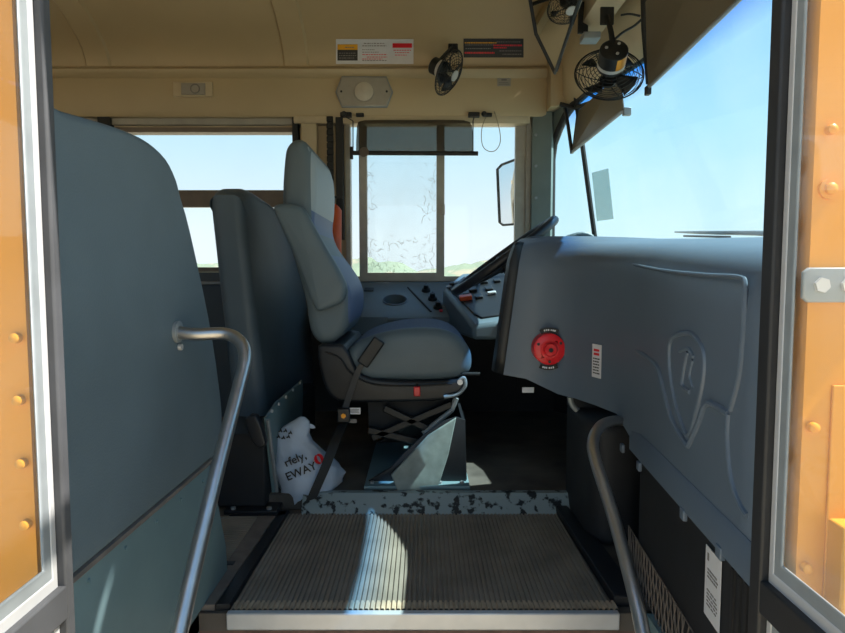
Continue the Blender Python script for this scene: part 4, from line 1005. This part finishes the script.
# sun visors over the windshield
def sheet(bm, q, th=.004):
    n = (q[1]-q[0]).cross(q[2]-q[0]).normalized()*th/2
    loft(bm, [[p-n for p in q], [p+n for p in q]], closed=True, caps=True)
vz = thing('sun_visor', 'smaller brown tinted sun visor behind the hanging fan', 'sun visor', at(573, 150, 2.72))
V0, V1 = at(572, 152, 2.72), at(624, 110, 2.22); T0, T1 = at(577, 112, 2.74), at(620, 74, 2.24)
bm = B(); sheet(bm, [V0, V1, T1, T0]); link('visor_panel', bm, M['visor'], vz)
bm = B(); tube(bm, [V0, V1], .007, 8); link('lower_rod', bm, M['alu_grey'], vz)
bm = B(); tube(bm, [at(565, 108, 2.74), at(568, 125, 2.73), V0+Vector((0, 0, -.006))], .008, 8); link('end_arm', bm, M['black'], vz)
bm = B(); tube(bm, [at(560, 104, 2.76), at(575, 108, 2.74), at(590, 103, 2.6)], .010, 8); link('hinge', bm, M['black'], vz)
bm = B(); obox(bm, V1+Vector((.01, 0, -.006)), Xv*.014, Yv*.01, Zv*.014); link('end_cap', bm, M['alu_grey'], vz, bevel=.003)
vz = thing('sun_visor', 'larger brown tinted sun visor along the top of the windshield', 'sun visor', at(648, 88, 2.0))
V0, V1 = at(648, 88, 1.98), at(742, -3, 1.42); T0, T1 = at(646, 2, 1.93), at(735, -120, 1.38)
bm = B(); sheet(bm, [V0, V1, T1, T0]); link('visor_panel', bm, M['visor'], vz)
bm = B(); tube(bm, [V0, V1], .0055, 8); link('lower_rod', bm, M['alu_grey'], vz)
bm = B(); tube(bm, [at(645, -25, 1.96), at(645, 30, 1.97), at(648, 84, 1.975)], [.016, .012, .007], 8); link('end_arm', bm, M['black'], vz)
bm = B(); obox(bm, V0+Vector((0, 0, -.008)), Xv*.008, Yv*.012, Zv*.014); link('end_cap', bm, M['black'], vz, bevel=.003)
# tinted visor on the driver's side window
sv = thing('side_visor', 'smoke tinted sun visor clipped across the top of the driver\'s window', 'sun visor', at(414, 135, 2.86))
YV = 2.86
bm = B(); rprism(bm, smooth_poly(pxz([(356, 152), (357, 126), (361, 121), (372, 120), (400, 120), (455, 120), (466, 121), (472, 126), (473, 152)], YV), 2)[:], YV-.002, YV+.002, .001, 'Y', steps=2); link('tinted_panel', bm, M['tinted'], sv)
bm = B(); tube(bm, [at(351, 153, YV), at(478, 153.5, YV)], .0105, 10); link('lower_rod', bm, M['black'], sv)
bm = B(); obox(bm, at(351.5, 153, YV), Xv*.007, Yv*.01, Zv*.028); link('end_clip', bm, M['black'], sv, bevel=.003)
bm = B(); cyl(bm, at(364, 152, YV-.012), Yv, .022, .01, 20); link('pivot_disc', bm, mat('brown_disc', '#5b5148', .6), sv)
for px in (346, 474):
    bm = B(); obox(bm, at(px, 115, 2.875), Xv*.026, Yv*.012, Zv*.011); cyl(bm, at(px-2+(0 if px < 400 else 12), 114, 2.862), Yv, .012, .02, 12); obox(bm, at(px+14, 115, 2.875), Xv*.018, Yv*.01, Zv*.008); bk_ = link('hinge_clip', bm, M['black'], sv, bevel=.003)
    bm = B(); tube(bm, [at(px, 117, 2.86), at(px+(7 if px < 400 else -1), 121, 2.86), at(px+(7 if px < 400 else -1), 152, 2.862)], .0028, 6); link('wire_arm', bm, M['black'], sv)
cd = thing('pull_cord', 'thin pale cord loop hanging right of the smoke visor', 'cord', at(494, 113, 2.885))
bm = B(); tube(bm, [at(px, py, 2.88) for px, py in ((494, 111), (497, 120), (500, 133), (500, 143), (496, 150), (490, 151.5), (484, 148), (481.5, 140), (482, 128), (485, 119), (488, 114))], .0018, 6, smooth=5); link('loop', bm, mat('cord', '#8f8672', .8), cd)
# outside mirror
em_ = thing('outside_mirror', 'white-faced exterior side mirror seen through the driver\'s window', 'mirror', at(507, 194, 3.25))
mo_ = pxz([(498, 168), (502, 164), (515, 161), (518, 163), (518, 224), (515, 225), (503, 225), (500, 222)], 3.25)
bm = B(); rprism(bm, mo_, 3.235, 3.27, .006, 'Y'); [setattr(v, 'co', Vector((v.co.x, v.co.y-1.1*(v.co.x-at(508, 194, 3.25).x), v.co.z))) for v in bm.verts]; link('mirror_face', bm, M['mirror'], em_)
bm = B(); tube(bm, [(x_, 3.232-1.1*(x_-at(508, 194, 3.25).x), z_) for x_, z_ in mo_], .006, 8, closed=True); link('mirror_rim', bm, M['rubber'], em_)
bm = B(); tube(bm, [at(517, 190, 3.26), at(535, 190, 3.2), at(540, 190, 3.05)], .010, 8); link('mirror_arm', bm, M['black'], em_)
# wiper outside the windshield and small gauge pod
wp = thing('wiper', 'slim wiper lying low across the outside of the windshield', 'wiper', (1.02, 1.8, .80))
bm = B(); tube(bm, [at(675, 232, 2.4), at(700, 232.5, 2.1), at(755, 233, 1.85), at(775, 234, 1.75)], [.003, .006, .008, .009], 8); link('wiper_arm', bm, M['alu_grey'], wp)
bm = B(); tube(bm, [at(684, 236, 2.32), at(730, 237, 1.93)], .004, 6); link('wiper_blade', bm, M['rubber'], wp)
po = thing('gauge_pod', 'small grey dome pod on top of the dash beyond the cover', 'pod', at(578, 238, 2.35))
c = at(578, 243, 2.30)
bm = B(); rr = []
for i in range(9):
    th = math.pi*i/8; rr.append([c+Vector((-math.cos(th)*.055, y, math.sin(th)*.038)) for y in (-.06, .06)])
loft(bm, rr); 
rr2 = [[p[0]+Vector((0, 0, -.03)) if False else p[0] for p in rr]]
po_s = link('pod_shell', bm, M['dash_dark'], po); s_ = po_s.modifiers.new('s', 'SOLIDIFY'); s_.thickness = .012
bm = B(); box(bm, c.x-.05, c.x+.05, c.y-.03, c.y+.06, c.z-.02, c.z+.012); link('pod_base', bm, M['black'], po)
# dash top shelf in front of the windshield beyond the wheel
bm = B(); rprism(bm, [(.44, 2.2), (.52, 2.92), (.62, 2.92), (.72, 2.72), (.86, 2.3), (.92, 2.1), (.60, 2.08)], .60, .765, .02, 'Z'); o = link('dashboard_shelf', bm, M['dash_dark']); tag(o, 'grey dash top shelf under the windshield behind the steering wheel', 'dashboard')
